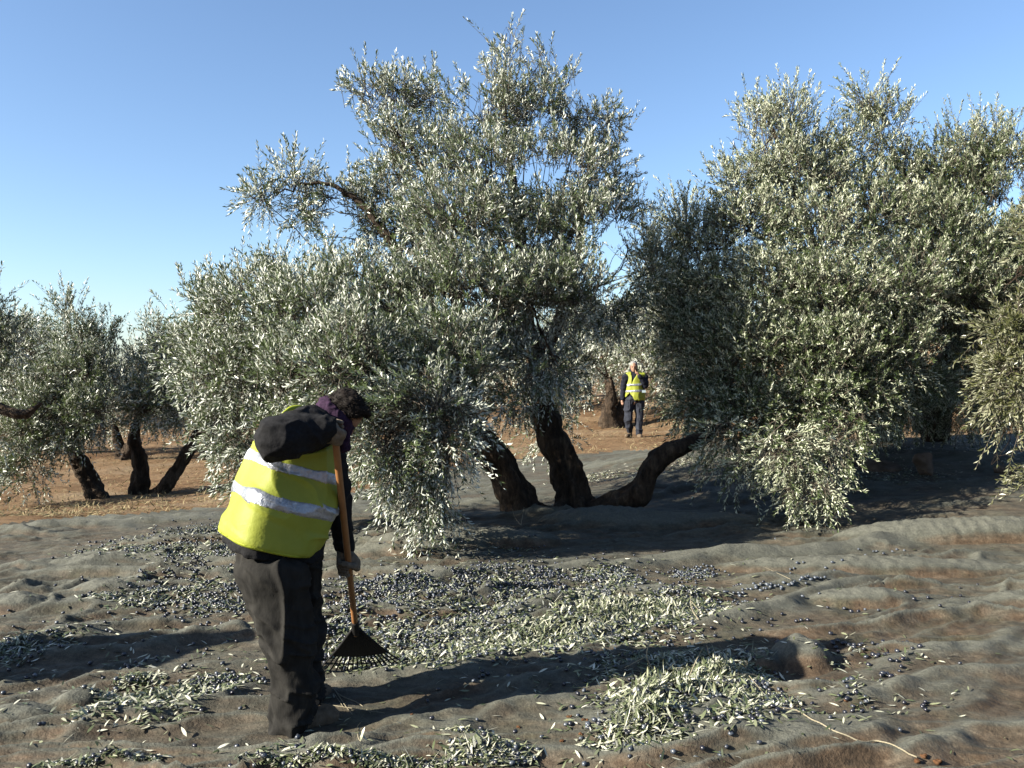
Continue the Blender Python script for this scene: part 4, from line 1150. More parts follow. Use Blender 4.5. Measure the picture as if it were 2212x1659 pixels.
# ------------------------------------------------------------------ the rake
rake = empty('rake', Mn(680, 1320, 4.38), 'black plastic fan rake on a long orange brown wooden pole, held by the bent man', 'rake')
P = smooth_path([pole_top - pdn * 0.03, pole_top + (pole_apex - pole_top) * 0.5, pole_apex + pdn * 0.05], 8)
V, F = tube(P, [0.0150, 0.0155, 0.0155, 0.0150], 14)
link('handle', mesh_np('handle', V, F, M_POLE), rake)
ctr = (Mn(505, 1330, 4.36) + Mn(848, 1300, 4.44)) / 2
eL, eR = Mn(488, 1340, 4.33), Mn(866, 1306, 4.42)
for e in (eL, eR):
    e[2] = float(top_z(e[:1], e[1:2])[0]) + 0.012
down = (eL + eR) / 2 - pole_apex
nrm = unit(np.cross(eR - eL, down)); nrm = nrm if nrm[1] < 0 else -nrm
def fan(t, r, lift=0.0):                    # t 0..1 across, r 0..1 down from the socket
    e = eL * (1 - t) + eR * t
    e = e + unit(down) * 0.035 * (1 - (2 * t - 1)**2)
    w0 = (eR - eL) * 0.05
    s = pole_apex + w0 * (t - 0.5)
    return s + (e - s) * r + nrm * (lift + 0.02 * math.sin(r * math.pi) * 0.6)
V, F = tube(smooth_path([pole_apex - pdn * 0.045, pole_apex + pdn * 0.01, pole_apex + unit(down) * 0.05], 5), [0.019, 0.021, 0.016], 12)
link('socket', mesh_np('socket', V, F, M_BLACK), rake)
nt_, nr_ = 33, 9
tt = np.linspace(0, 1, nt_); rr = np.linspace(0.04, 0.60, nr_)
def sheet(th):
    return np.array([[fan(t, r, th + 0.004 * math.sin(t * 16 * 2 * math.pi) * r) for t in tt] for r in rr]).reshape(-1, 3)
V = np.vstack([sheet(0.003), sheet(-0.003)]); n = nt_ * nr_
i = np.arange(nr_ - 1)[:, None] * nt_; j = np.arange(nt_ - 1)[None]
q = np.stack([i + j, i + j + 1, i + nt_ + j + 1, i + nt_ + j], -1).reshape(-1, 4)
rim = list(range(nt_)) + [nt_ * k + nt_ - 1 for k in range(1, nr_)] + list(range(n - 2, n - nt_ - 1, -1)) + [nt_ * k for k in range(nr_ - 2, 0, -1)]
rm = np.array(rim); q3 = np.stack([rm, np.roll(rm, -1), np.roll(rm, -1) + n, rm + n], 1)
link('fan_plate', mesh_np('fan_plate', V, np.vstack([q, q[:, ::-1] + n, q3]), M_BLACK, smooth=False), rake)
for k in range(17):
    t = k / 16
    path = [fan(t, r) for r in (0.10, 0.35, 0.6, 0.8, 0.95)] + [fan(t, 1.0) - nrm * 0.012 + np.array((0, -.004, -.004)), fan(t, 1.0) - nrm * 0.03 + np.array((0, -0.01, -0.02))]
    V, F = tube(smooth_path(path, 3), [0.0042, 0.0042, 0.0038, 0.0026], 6)
    link('tine', mesh_np('tine', V, F, M_BLACK), rake)
V, F = tube([fan(t, 0.80, -0.002) for t in np.linspace(0, 1, 17)], 0.0035, 6)
link('crossbar', mesh_np('crossbar', V, F, M_BLACK), rake)
for s in (0, 1):
    V, F = tube([fan(s, r) for r in np.linspace(0.02, 0.62, 8)], [0.008, 0.006], 6)
    link('side_rib', mesh_np('side_rib', V, F, M_BLACK), rake)

# ------------------------------------------------------------------ the man walking up from the far soil
D2 = 19.0
def Fn(zx, zy, d=D2): return at((2350 + zx / 4.147) * 0.553, (1380 + zy / 4.147) * 0.553, d)
def build_far_man():
    base = Fn(520, 1440)
    gz = float(soil_z(base[:1], base[1:2])[0]); off = np.array((0, 0, gz - base[2] + 0.005))
    def q(zx, zy, dd=0.0): return Fn(zx, zy, D2) + np.array((0, dd, 0)) + off
    t = empty('person', q(520, 1440), 'grey haired man in a yellow vest walking on the red soil, hand at his mouth', 'person')
    hc = q(515, 292, -0.03)
    F_ = unit(np.array((-0.10, -0.98, -0.10))); Rr = unit(np.array((-0.98, 0.10, 0.0))); U_ = np.cross(F_, Rr); U_ = U_ if U_[2] > 0 else -U_
    B = np.stack([F_, Rr, U_])
    def h(a, b, c): return hc + F_ * a + Rr * b + U_ * c
    def hand(P, w, palm, tips, thumb):
        d = rc(P, w, palm, 0.026, 0.032)
        for a, b in tips: d = smin(d, np.minimum(rc(P, palm + (a - palm) * 0.4, a, .011, .010), rc(P, a, b, .010, .008)), 0.006)
        return smin(d, rc(P, palm + (thumb - palm) * .3, thumb, .012, .010), 0.006)
    rs, re, rw = q(385, 470), q(352, 650, 0.02), q(335, 815, -.02)
    ls, le, lw = q(695, 465), q(698, 595, -0.10), q(590, 440, -0.20)
    hr, kr, ar = q(450, 880), q(425, 1140, -.04), q(470, 1350, 0.10)
    hl, kl, al = q(605, 880), q(608, 1140, -0.02), q(608, 1370, -0.06)
    palm_r = q(330, 860, -.03)
    tips_r = [(palm_r + np.array((0.012 * (i - 1.5), -0.018 - .006 * i, -0.045)), palm_r + np.array((0.012 * (i - 1.5) + .012, -0.03, -0.075 + 0.008 * abs(i - 1)))) for i in range(4)]
    palm_l = q(556, 398, -0.20)
    tips_l = [(palm_l + np.array((-0.028, -0.02 + .012 * i, 0.030 - .012 * i)), palm_l + np.array((-0.045, -0.005 + .012 * i, 0.072 - 0.020 * i))) for i in range(4)]
    def body(P):
        d = ell(P, h(-.005, 0, .03), (.092, .076, .088), B)
        d = smin(d, ell(P, h(.028, 0, -.045), (.060, .060, .070), B), .03)
        d = smin(d, ell(P, h(.066, 0, -.095), (.02, .026, .02), B), .02)
        d = smin(d, rc(P, h(.090, 0, .005), h(.110, 0, -.028), .009, .014), .012)
        d = smin(d, rc(P, h(.082, -.036, .02), h(.082, .036, .02), .010, .010), .014)
        d = smin(d, rc(P, h(.086, -.018, -.060), h(.086, .018, -.060), .006, .006), .006)
        for s in (-1, 1):
            d = smax(d, -ell(P, h(.096, .031 * s, 0), (.013, .015, .010), B), .008)
            d = smin(d, ell(P, h(-.005, .080 * s, -.012), (.018, .010, .032), B), .006)
        d = smin(d, rc(P, q(530, 430, .02), h(-.015, 0, -.05), .06, .055), .03)
        d = smin(d, rc(P, q(530, 830), q(530, 520), .125, .13), .06)
        for a, b, c in ((rs, re, rw), (ls, le, lw)):
            d = smin(d, rc(P, a, b, .05, .042), .03); d = smin(d, rc(P, b, c, .042, .03), .02)
        for a, b, c in ((hr, kr, ar), (hl, kl, al)):
            d = smin(d, rc(P, a, b, .08, .055), .04); d = smin(d, rc(P, b, c, .052, .038), .02)
        d = smin(d, hand(P, rw, palm_r, tips_r, palm_r + np.array((.03, -.03, -.03))), .01)
        d = smin(d, hand(P, lw, palm_l, tips_l, palm_l + np.array((-.03, -.03, .0))), .01)
        return d
    lo, hi = box_of([rs, rw, le, lw, ar, al, hc], .17)
    solid('body', body, lo, hi, .010, M_SKIN, t)
    for s in (-1, 1):
        solid('eye', lambda P: ell(P, h(.086, .031 * s, 0), (.011, .013, .010), B), *box_of([h(.086, .031 * s, 0)], .025), .005, M_EYE, t)
    def hairf(P):
        d = ell(P, h(-.016, 0, .04), (.100, .090, .092), B)
        d = smax(d, plane(P, h(.058, 0, .06), unit(F_ * .9 - U_ * .55)), .012)
        for s in (-1, 1): d = smin(d, rc(P, h(.02, .074 * s, .03), h(.02, .076 * s, -.02), .018, .012), .01)
        return d
    solid('hair', hairf, *box_of([hc], .17), .008, M_GREYHAIR, t, lambda V: .007 * vnoise3(V * 40, 3))
    def trs(P):
        a = sminl([rc(P, q(490, 820), hr, .14, .115), rc(P, hr, kr, .115, .088), rc(P, kr, ar + (0, 0, .02), .086, .075)], .03)
        b = sminl([rc(P, q(570, 820), hl, .14, .112), rc(P, hl, kl, .112, .085), rc(P, kl, al + (0, 0, .01), .083, .072)], .03)
        return smax(smin(a, b, .02), -(P[:, 2] - (gz + .03)), .01)
    solid('trousers', trs, *box_of([hr, hl, ar, al, q(530, 780)], .17), .011, M_NAVY_T, t, folds(9, .022, (1, 1, .5), 41))
    for a, toe in ((ar, q(405, 1425, -.02)), (al, q(612, 1435, -.18))):
        hl_ = a.copy(); hl_[2] = gz + .045; toe[2] = gz + .04
        solid('boot', lambda P: smax(smin(rc(P, hl_, toe, .052, .046), rc(P, hl_, a, .05, .05), .02), -(P[:, 2] - gz + .004), .006), *box_of([a, toe], .09), .008, M_BOOT, t)
    def jk(P):
        d = rc(P * (1, 1.25, 1) - (0, .25 * D2, 0), q(530, 800), q(530, 510), .165, .165)
        d = smin(d, rc(P, q(420, 450), q(640, 450), .085, .085), .05)
        d = smax(d, -(P[:, 2] - q(0, 870)[2]), .02)
        d = smin(d, rc(P, rs, re, .082, .068), .03); d = smin(d, rc(P, re, rw, .066, .052), .02)
        d = smin(d, rc(P, ls, le, .085, .072), .03); d = smin(d, rc(P, le, lw, .070, .050), .02)
        d = smin(d, rc(P, q(530, 440, .02), h(-.04, 0, -.09), .10, .088), .03)
        return d
    lo, hi = box_of([rs, rw, le, lw, q(530, 860), q(530, 380)], .16)
    solid('jacket', jk, lo, hi, .010, M_NAVY, t, folds(9, .012, (1, 1, 1), 43))
    def vcore(P, o=0.):
        Pq = P * (1, 1.22, 1) - (0, .22 * D2, 0)
        d = rc(Pq, q(540, 790), q(545, 520), .228 + o, .212 + o)
        d = smin(d, rc(P, q(430, 445), q(660, 445), .092 + o, .092 + o), .05)
        d = smax(d, -(P[:, 2] - q(0, 838)[2]), .01)
        # open at the neck and below the last button
        fr = P[:, 1] < D2
        xx = (P[:, 0] - q(480, 0)[0]); zz = P[:, 2]
        gap = np.minimum(np.abs(xx - .05 * soft(zz, q(0, 560)[2], q(0, 400)[2])) - .065 * soft(zz, q(0, 570)[2], q(0, 380)[2]), 9)
        slit = np.abs(xx + .055) - .11 * soft(-zz, -q(0, 700)[2], -q(0, 840)[2])
        d = np.where(fr & (zz > q(0, 570)[2]), np.maximum(d, -gap), d)
        d = np.where(fr & (zz < q(0, 700)[2]), np.maximum(d, -slit), d)
        return d
    def vs(P):
        d = vcore(P)
        d = smax(d, -rc(P, rs + (.03, 0, 0), re, .098, .09), .01)
        return smax(d, -rc(P, ls + (0.01, 0, -.03), le, .095, .09), .01)
    lo, hi = box_of([q(360, 360), q(740, 860)], .06); lo[1] = D2 - .30; hi[1] = D2 + .30
    v = solid('vest', vs, lo, hi, .009, M_VEST, t, folds(8, .012, (1, 1, .6), 47))
    for z1, z2 in ((565, 605), (665, 705)):
        def tp(P):
            d = vcore(P, .006); s = 0.05 * (P[:, 0] - q(530, 0)[0])
            d = smax(d, P[:, 2] - q(0, z1)[2] - s, .003); d = smax(d, -(P[:, 2] - q(0, z2)[2] - s), .003)
            d = smax(d, -rc(P, rs + (.03, 0, 0), re, .098, .09), .01)
            return smax(d, -rc(P, ls + (0.01, 0, -.03), le, .095, .09), .01)
        solid('reflective_tape', tp, lo, hi, .009, M_STRIP, v, folds(8, .012, (1, 1, .6), 47))
    c = q(662, 690, -.205)
    bm_ = np.array([(x, y, z) for x in (-.040, .040) for y in (-.006, .006) for z in (-.026, .026)]) + c
    link('badge', mesh_np('badge', bm_, np.array([(0, 1, 3, 2), (4, 6, 7, 5), (0, 4, 5, 1), (2, 3, 7, 6), (0, 2, 6, 4), (1, 5, 7, 3)]), M_BADGE, smooth=False), v)
    return t
far_man = build_far_man()

# a third worker stands outside the frame on the left and throws the long shadow across the net
def dup_tree(root, loc, rot):
    r = root.copy(); COL.objects.link(r); r.location = loc; r.rotation_euler = (0, 0, rot)
    for ch in root.children:
        c = ch.copy(); COL.objects.link(c); c.parent = r; c.matrix_parent_inverse = ch.matrix_parent_inverse
        for g in ch.children:
            d = g.copy(); COL.objects.link(d); d.parent = c; d.matrix_parent_inverse = g.matrix_parent_inverse
    return r
sh = ground_at(500, 1385)
sd_ = np.array((-to_sun.x, -to_sun.y)) / to_sun.z
wx, wy = sh[0] - sd_[0] * 1.62, sh[1] - sd_[1] * 1.62
third = dup_tree(far_man, (wx, wy, float(top_z(np.array([wx]), np.array([wy]))[0])), R(-70))
third['label'] = 'worker outside the left edge whose long shadow lies across the net'

# ------------------------------------------------------------------ what lies on the net
rng = np.random.default_rng(1234)
def net_top(x, y): return net_z(x, y) - np.where(y > 9.15, 0.014, 0.0)
# patches: photograph position of the middle, half sizes in photograph px, leaves, olives, pile height (m)
PATCH = [
    (1010, 1255, 230, 32, 1100, 1000, .012), (860, 1280, 120, 34, 500, 420, .012), (1080, 1300, 260, 28, 1300, 520, .015), (1330, 1330, 190, 42, 2600, 620, .030), (1460, 1315, 100, 30, 900, 380, .022),
    (1180, 1375, 240, 36, 1900, 380, .020), (980, 1360, 170, 26, 600, 260, .012), (900, 1425, 150, 20, 600, 90, .012), (1060, 1400, 160, 22, 700, 100, .012), (780, 1390, 90, 40, 450, 90, .012), (750, 1330, 70, 40, 330, 110, .012),
    (1330, 1260, 60, 20, 260, 130, .012), (1300, 1240, 60, 14, 200, 60, .01),
    (1490, 1510, 150, 62, 1900, 330, .048), (1560, 1455, 90, 34, 700, 60, .030), (1400, 1545, 90, 44, 800, 130, .030), (1650, 1520, 70, 34, 250, 120, .012), (1440, 1430, 150, 24, 500, 40, .012),
    (440, 1150, 140, 26, 1000, 620, .012), (400, 1190, 160, 16, 700, 160, .012), (460, 1215, 90, 40, 420, 420, .012), (430, 1270, 100, 36, 520, 300, .014), (310, 1290, 110, 18, 420, 60, .014), (480, 1310, 90, 22, 260, 160, .01), (260, 1185, 70, 12, 200, 20, .01),
    (60, 1390, 100, 18, 260, 60, .014), (290, 1530, 110, 30, 620, 40, .028), (400, 1510, 80, 26, 260, 60, .014), (300, 1470, 60, 18, 120, 10, .01), (480, 1480, 60, 14, 120, 30, .01),
    (820, 1652, 260, 14, 700, 80, .014), (1060, 1625, 90, 22, 260, 40, .014), (220, 1652, 110, 14, 200, 20, .012), (1000, 1588, 50, 10, 60, 4, .008), (600, 1640, 60, 16, 110, 6, .01),
    (1500, 1245, 50, 10, 60, 60, .008), (930, 1025, 130, 22, 500, 20, .01), (780, 1040, 90, 26, 420, 10, .01), (1280, 1030, 90, 10, 260, 10, .01), (1480, 1000, 110, 14, 260, 6, .01), (1850, 965, 160, 22, 500, 6, .01), (2150, 960, 90, 30, 420, 6, .01), (1930, 1030, 130, 16, 260, 6, .01),
    (1000, 1190, 140, 22, 160, 20, .008), (1850, 1490, 150, 40, 60, 25, .006), (1900, 1420, 160, 26, 60, 0, .006),
    (300, 1440, 300, 130, 70, 14, .004), (1300, 1480, 500, 150, 60, 20, .004), (1200, 1300, 800, 120, 200, 80, .004), (400, 1300, 420, 150, 150, 50, .004), (1100, 1600, 900, 60, 40, 6, .004),
]
def patch_points(px, py, hx, hy, n):
    c = ground_at(px, py); e1 = ground_at(px + hx, py); e2 = ground_at(px, py - hy); e3 = ground_at(px, py + hy)
    rx = abs(e1[0] - c[0]); ry = abs(e2[1] - e3[1]) / 2
    th = rng.random(n) * 2 * np.pi; r = np.where(rng.random(n) < 0.55, np.sqrt(rng.random(n)), np.abs(rng.normal(size=n)) * 0.75) * 1.05 * (1 + 0.25 * pnoise2(np.cos(th) * 2 + px, np.sin(th) * 2 + py, 3))
    r = np.where(rng.random(n) < 0.12, r * 1.35, r)
    x = c[0] + np.cos(th) * r * rx + 0.23 * np.sin(th) * r * ry * 0.5; y = c[1] + np.sin(th) * r * ry + 0.18 * np.cos(th) * r * rx * 0.6
    # gathers in hollows: thin out on ridge crests
    g = pnoise2(x * 3.2, y * 3.8, 91) + 0.6 * pnoise2(x * 8, y * 9, 92)
    lift = net_rise(x, y)[1]
    k = (rng.random(n) < np.clip(0.80 + g * 0.8 - lift * 0.35, 0.03, 1)) & (y > 2.4) & (y < net_edge(x) + 0.3)
    return x[k], y[k], np.clip(1 - r[k], 0, 1)
LX, LY, LH, OX, OY, OH = [], [], [], [], [], []
for px, py, hx, hy, nl, no, hgt in PATCH:
    x, y, c = patch_points(px, py, hx, hy, int(nl * 4.0)); LX.append(x); LY.append(y); LH.append(rng.random(len(x))**1.3 * hgt * (0.25 + c))
    x, y, c = patch_points(px, py, hx, hy, int(no * 3.2)); OX.append(x); OY.append(y); OH.append(rng.random(len(x)) * hgt * 0.8 * c)
LX, LY, LH = map(np.concatenate, (LX, LY, LH)); OX, OY, OH = map(np.concatenate, (OX, OY, OH))

def leaf_arrays(x, y, h, z=None, tilt=0.45, size=0.047, ratio=0.22):
    n = len(x)
    z = (net_top(x, y) if z is None else z) + 0.004 + h
    th = rng.random(n) * 2 * np.pi
    tl = rng.normal(size=n) * tilt * np.clip(0.35 + h / 0.02, 0.35, 1.2)
    ld = np.stack([np.cos(th) * np.cos(tl), np.sin(th) * np.cos(tl), np.sin(np.abs(tl))], 1)
    up = unit(np.stack([rng.normal(size=n) * .35, rng.normal(size=n) * .35, np.ones(n)], 1))
    nr = unit(up - ld * np.sum(up * ld, 1, keepdims=True)); wd = np.cross(nr, ld)
    nr = np.where((rng.random(n) < 0.33)[:, None], -nr, nr)
    l = size * (0.7 + 0.6 * rng.random(n)); w = l * ratio * (0.8 + 0.4 * rng.random(n)) * 0.5
    stalk = rng.random(n) < 0.06
    l = np.where(stalk, l * 2.0, l); w = np.where(stalk, w * 0.22, w)
    b = np.stack([x, y, z], 1) - ld * (l * 0.5)[:, None]; b[:, 2] = np.maximum(b[:, 2], z - 0.002)
    cu = nr * (l * 0.10 * rng.random(n))[:, None]
    def at_(t, s): return b + ld * (l * t)[:, None] + wd * (w * s)[:, None] + cu * (4 * t * (1 - t))
    V = np.stack([at_(0, 0), at_(.3, -.85), at_(.65, -.8), at_(1, 0), at_(.65, .8), at_(.3, .85)], 1)
    q = np.arange(n)[:, None] * 6
    F4 = np.vstack([q + [1, 2, 4, 5]]); F3 = np.vstack([q + [0, 1, 5], q + [2, 3, 4]])
    flip = rng.random(n) < 0
    return V.reshape(-1, 3), [F4, F3], np.repeat(rng.random(n), 6)
isol = np.zeros(len(LX), bool)
near = np.argsort(LY + 0.0 * LX)[:0]
V, F, T = leaf_arrays(LX, LY, LH)
o = link('fallen_leaves', mesh_np('fallen_leaves', V, F, M_LEAF_DRY, smooth=False, attrs={'tint': T}))
setp(o, 'silvery and green olive leaves raked into drifts on the net', 'leaf litter', kind='stuff')

def olive_mat():
    m, nt, b = newmat('ripe_olive')
    n = noise_node(nt, 70, 3, 0.6)
    oi = N(nt, 'ShaderNodeAttribute', attribute_name='tint')
    c = ramp(nt, oi.outputs['Fac'], [(0.0, (0.010, 0.010, 0.016)), (0.5, (0.016, 0.018, 0.025)), (1.0, (0.055, 0.065, 0.080))])
    k = ramp(nt, n.outputs[0], [(0.3, (0.6, 0.6, 0.6)), (0.7, (1.25, 1.25, 1.25))])
    nt.links.new(mixc(nt, 0.7, c.outputs[0], k.outputs[0], 'MULTIPLY'), b.inputs['Base Color'])
    b.inputs['Roughness'].default_value = 0.33
    b.inputs['Specular IOR Level'].default_value = 0.5
    return m
M_OLIVE = olive_mat()
def olive_unit(seg, rings):
    V = [(0, 0, 1)]
    for i in range(1, rings):
        p = math.pi * i / rings
        for j in range(seg): V.append((math.sin(p) * math.cos(2 * math.pi * j / seg), math.sin(p) * math.sin(2 * math.pi * j / seg), math.cos(p)))
    V.append((0, 0, -1)); b = len(V) - 1
    F3, F4 = [], []
    for j in range(seg):
        k = (j + 1) % seg
        F3.append((0, 1 + j, 1 + k)); F3.append((b, 1 + (rings - 2) * seg + k, 1 + (rings - 2) * seg + j))
        for i in range(rings - 2): F4.append((1 + i * seg + j, 1 + (i + 1) * seg + j, 1 + (i + 1) * seg + k, 1 + i * seg + k))
    return np.array(V), np.array(F3), np.array(F4)
def olive_arrays(x, y, h, seg=5, rings=3):
    n = len(x); U, F3, F4 = olive_unit(seg, rings)
    r = 0.0098 * (0.85 + 0.35 * rng.random(n))
    th = rng.random(n) * 6.28; a = np.stack([np.cos(th), np.sin(th), rng.normal(size=n) * .25], 1); a = unit(a)
    b = unit(np.cross(a, np.array((0, 0, 1.0)))); c = np.cross(a, b)
    V = U[None, :, 0, None] * b[:, None] + U[None, :, 1, None] * c[:, None] + U[None, :, 2, None] * a[:, None] * 1.28
    V = V * r[:, None, None] + np.stack([x, y, net_top(x, y) + h + r * .85], 1)[:, None]
    q = np.arange(n)[:, None, None] * len(U)
    return V.reshape(-1, 3), [(F4[None] + q).reshape(-1, 4), (F3[None] + q).reshape(-1, 3)], np.repeat(rng.random(n), len(U))
V, F, T = olive_arrays(OX, OY, OH)
o = link('fallen_olives', mesh_np('fallen_olives', V, F, M_OLIVE, attrs={'tint': T}))
setp(o, 'black and bluish olives heaped among the leaf drifts', 'olives', kind='stuff')

# single olives one can pick out, away from the drifts: rows caught in the furrows of the net and strays
singles = []
ROWS = 'blue grey olive in the row caught along a furrow right of the middle leaf drift'
MID = 'olive lying in the loose cluster right of the net covered stones'
PILE = 'black olive spilled from the right end of the near leaf pile'
for a, b, n, w, lab in (((1560, 1290), (1700, 1262), 16, 4, ROWS), ((1700, 1262), (1790, 1246), 16, 4, ROWS), ((1620, 1262), (1690, 1276), 8, 3, ROWS),
                   ((1640, 1214), (1760, 1208), 9, 3, 'blue grey olive in the farther thin row near the shadow edge'), ((1700, 1225), (1740, 1216), 6, 3, 'blue grey olive in the farther thin row near the shadow edge'),
                   ((1500, 1235), (1540, 1225), 8, 5, 'blue grey olive in the small heap at the end of the shaded leaves'), ((1780, 1225), (1850, 1212), 7, 3, 'blue grey olive in the short row nearest the right tree'), ((1850, 1195), (1960, 1190), 8, 4, 'blue grey olive lying along the crest at the edge of the tree shadow'),
                   ((1810, 1400), (1880, 1398), 9, 5, MID), ((1880, 1390), (1990, 1405), 10, 7, MID), ((1870, 1420), (1960, 1428), 12, 9, MID), ((1795, 1385), (1815, 1412), 5, 5, 'olive among dry leaves directly beside the net covered stones'),
                   ((1820, 1320), (1860, 1322), 3, 3, 'stray olive on the pale slope above the net covered stones'), ((1940, 1280), (2010, 1300), 4, 4, 'stray olive high on the right slope'), ((2060, 1290), (2110, 1310), 5, 6, 'stray olive farthest out on the smooth slope, beyond all others'),
                   ((1900, 1455), (1930, 1465), 4, 4, 'olive of the small knot below the loose cluster on the right'), ((1760, 1400), (1765, 1404), 1, 1, 'single olive lying on the larger net covered stone'), ((1820, 1510), (1835, 1516), 2, 1, 'olive beside a lump of soil right of the near leaf pile'), ((1720, 1345), (1755, 1340), 3, 2, 'olive at the tip of the long shadow behind the net covered stones'),
                   ((1620, 1560), (1690, 1520), 10, 9, PILE), ((1560, 1535), (1660, 1545), 10, 8, PILE), ((930, 1585), (932, 1586), 1, 1, 'single black olive on the bare net in front, below the dark shadow'), ((935, 1557), (937, 1558), 1, 1, 'single black olive at the lower rim of the long shadow'),
                   ((1060, 1225), (1170, 1232), 8, 6, 'olive along the far rim of the drift behind the rake'), ((560, 1355), (640, 1362), 5, 5, 'olive just left of the trousers knee'), ((180, 1172), (360, 1180), 9, 6, 'stray olive left of the far drift beside the yellow vest'), ((330, 1340), (480, 1345), 8, 8, 'stray olive above the long shadow at the left')):
    for k in range(n):
        t = (k + rng.random()) / n
        singles.append((ground_at(a[0] + (b[0] - a[0]) * t + rng.normal() * 2, a[1] + (b[1] - a[1]) * t + rng.normal() * w), lab, n > 1))
U, F3, F4 = olive_unit(10, 7)
kinds_ = [mesh_np('olive', U * (0.0105, 0.0105, 0.0135), [F4, F3], M_OLIVE, attrs={'tint': np.full(len(U), t)}) for t in (0.08, 0.3, 0.55, 0.8, 0.95)]
for p, lab, many in singles:
    far_ = 'blue' in lab
    o = bpy.data.objects.new('olive', kinds_[int(rng.integers(3, 5) if far_ else rng.integers(0, 3))]); COL.objects.link(o)
    o.location = (p[0], p[1], float(net_top(p[0], p[1])) + 0.0085)
    o.rotation_euler = (R(90) + rng.normal() * .2, 0, rng.random() * 6.28)
    s = 0.85 + 0.35 * rng.random(); o.scale = (s, s, s)
    setp(o, lab, 'olive', ('loose olives: ' + lab) if many else None)

# single leaves on the bare net near the camera
lv = []
for k in range(90):
    px, py = rng.random() * 2212, 1400 + 250 * rng.random()**0.8
    p = ground_at(px, py)
    V_, F_, T_ = leaf_arrays(np.array([0.0]), np.array([0.0]), np.array([0.004]), z=np.array([0.0]), size=0.042)
    me = mesh_np('fallen_leaf', V_, F_, M_LEAF_DRY, smooth=False, attrs={'tint': T_})
    o = link('fallen_leaf', me); o.location = (p[0], p[1], float(net_top(p[:1], p[1:2])[0]) + 0.001)
    zone = 'left of the boots' if px < 640 else 'right of the rake' if px < 1330 else 'right of the near leaf pile'
    setp(o, 'single olive leaf lying loose on the bare net, ' + zone, 'leaf', 'loose leaves ' + zone)

# bare twigs sticking out of the raked leaves
def twig(label, pts, r=0.0032, fork=None, leaves=0, mat=None):
    base = ground_at(*pts[0][:2])
    P = []
    for px, py, up in pts:
        g_ = ground_at(px, py + up); d = g_[1]
        q = at(px, py, d); q[2] = max(q[2], g_[2] + 0.004); P.append(q)
    parts = [tube(smooth_path(P, 4), [r, r * .75, r * .4], 5)]
    if fork:
        Q = []
        for px, py, up in fork:
            g_ = ground_at(px, py + up); q = at(px, py, g_[1]); q[2] = max(q[2], g_[2] + 0.004); Q.append(q)
        parts.append(tube(smooth_path(Q, 4), [r * .7, r * .35], 5))
    t = empty('twig', P[0], label, 'twig', 'bare twigs among the leaves')
    V, F = join(parts)
    link('stem', mesh_np('stem', V, F, mat or M_PALE_TWIG), t)
    for k in range(leaves):
        a = P[-1] if k % 2 else P[len(P) // 2]
        V_, F_, T_ = leaf_arrays(a[:1] * 0, a[1:2] * 0, np.array([0.012]), z=np.array([0.0]), size=0.05)
        o = link('leaf', mesh_np('leaf', V_ + a, F_, M_LEAF_DRY, smooth=False, attrs={'tint': T_}), t)
    return t
twig('forked bare twig standing in the shadow beside the near leaf pile', [(1405, 1385, 60), (1398, 1418, 36), (1412, 1450, 14), (1440, 1498, 0)], .004, [(1400, 1418, 36), (1350, 1445, 6)])
twig('bare twig slanting up from the back of the near leaf pile', [(1560, 1448, 20), (1535, 1418, 60), (1528, 1395, 80)], .0034)
twig('bare twig lying over the top of the near leaf pile', [(1480, 1480, 22), (1560, 1470, 26), (1620, 1458, 20), (1680, 1482, 0)], .0034, [(1620, 1462, 20), (1660, 1510, 6)])
twig('thin upright twig on the left flank of the near leaf pile', [(1490, 1465, 20), (1505, 1430, 50), (1520, 1400, 80)], .003)
twig('pale twig sticking up from the far end of the middle leaf drift', [(1510, 1340, 4), (1495, 1315, 22), (1492, 1285, 44)], .0036, [(1494, 1300, 34), (1520, 1330, 10)])
twig('long dry twig curving on the net right of the boot', [(700, 1480, 0), (735, 1505, 4), (770, 1520, 2), (800, 1545, 0)], .0032, [(720, 1490, 3), (745, 1530, 0), (760, 1548, 0)])
twig('second dry twig lying below the rake tines', [(665, 1520, 0), (740, 1530, 2), (830, 1545, 0)], .0028, [(740, 1530, 2), (720, 1500, 3)])
twig('fallen sprig with a few leaves in front of the boot', [(775, 1575, 30), (772, 1595, 12), (782, 1612, 2)], .0030, leaves=6)
twig('stick lying along the fold left of the yellow vest', [(375, 1230, 0), (420, 1215, 6), (437, 1198, 8)], .006, mat=M_TWIG)
twig('curved pale twig on the net behind the middle trunk', [(1075, 983, 0), (1100, 995, 0), (1140, 996, 0)], .010)
twig('thin dry stalks in front of the left trunk', [(1125, 1135, 0), (1130, 1110, 20), (1132, 1095, 34)], .004, [(1125, 1135, 0), (1112, 1118, 16), (1107, 1100, 30)])
twig('slim twig lying along the row of olives on the right', [(1720, 1258, 4), (1700, 1248, 8), (1650, 1225, 12)], .003)

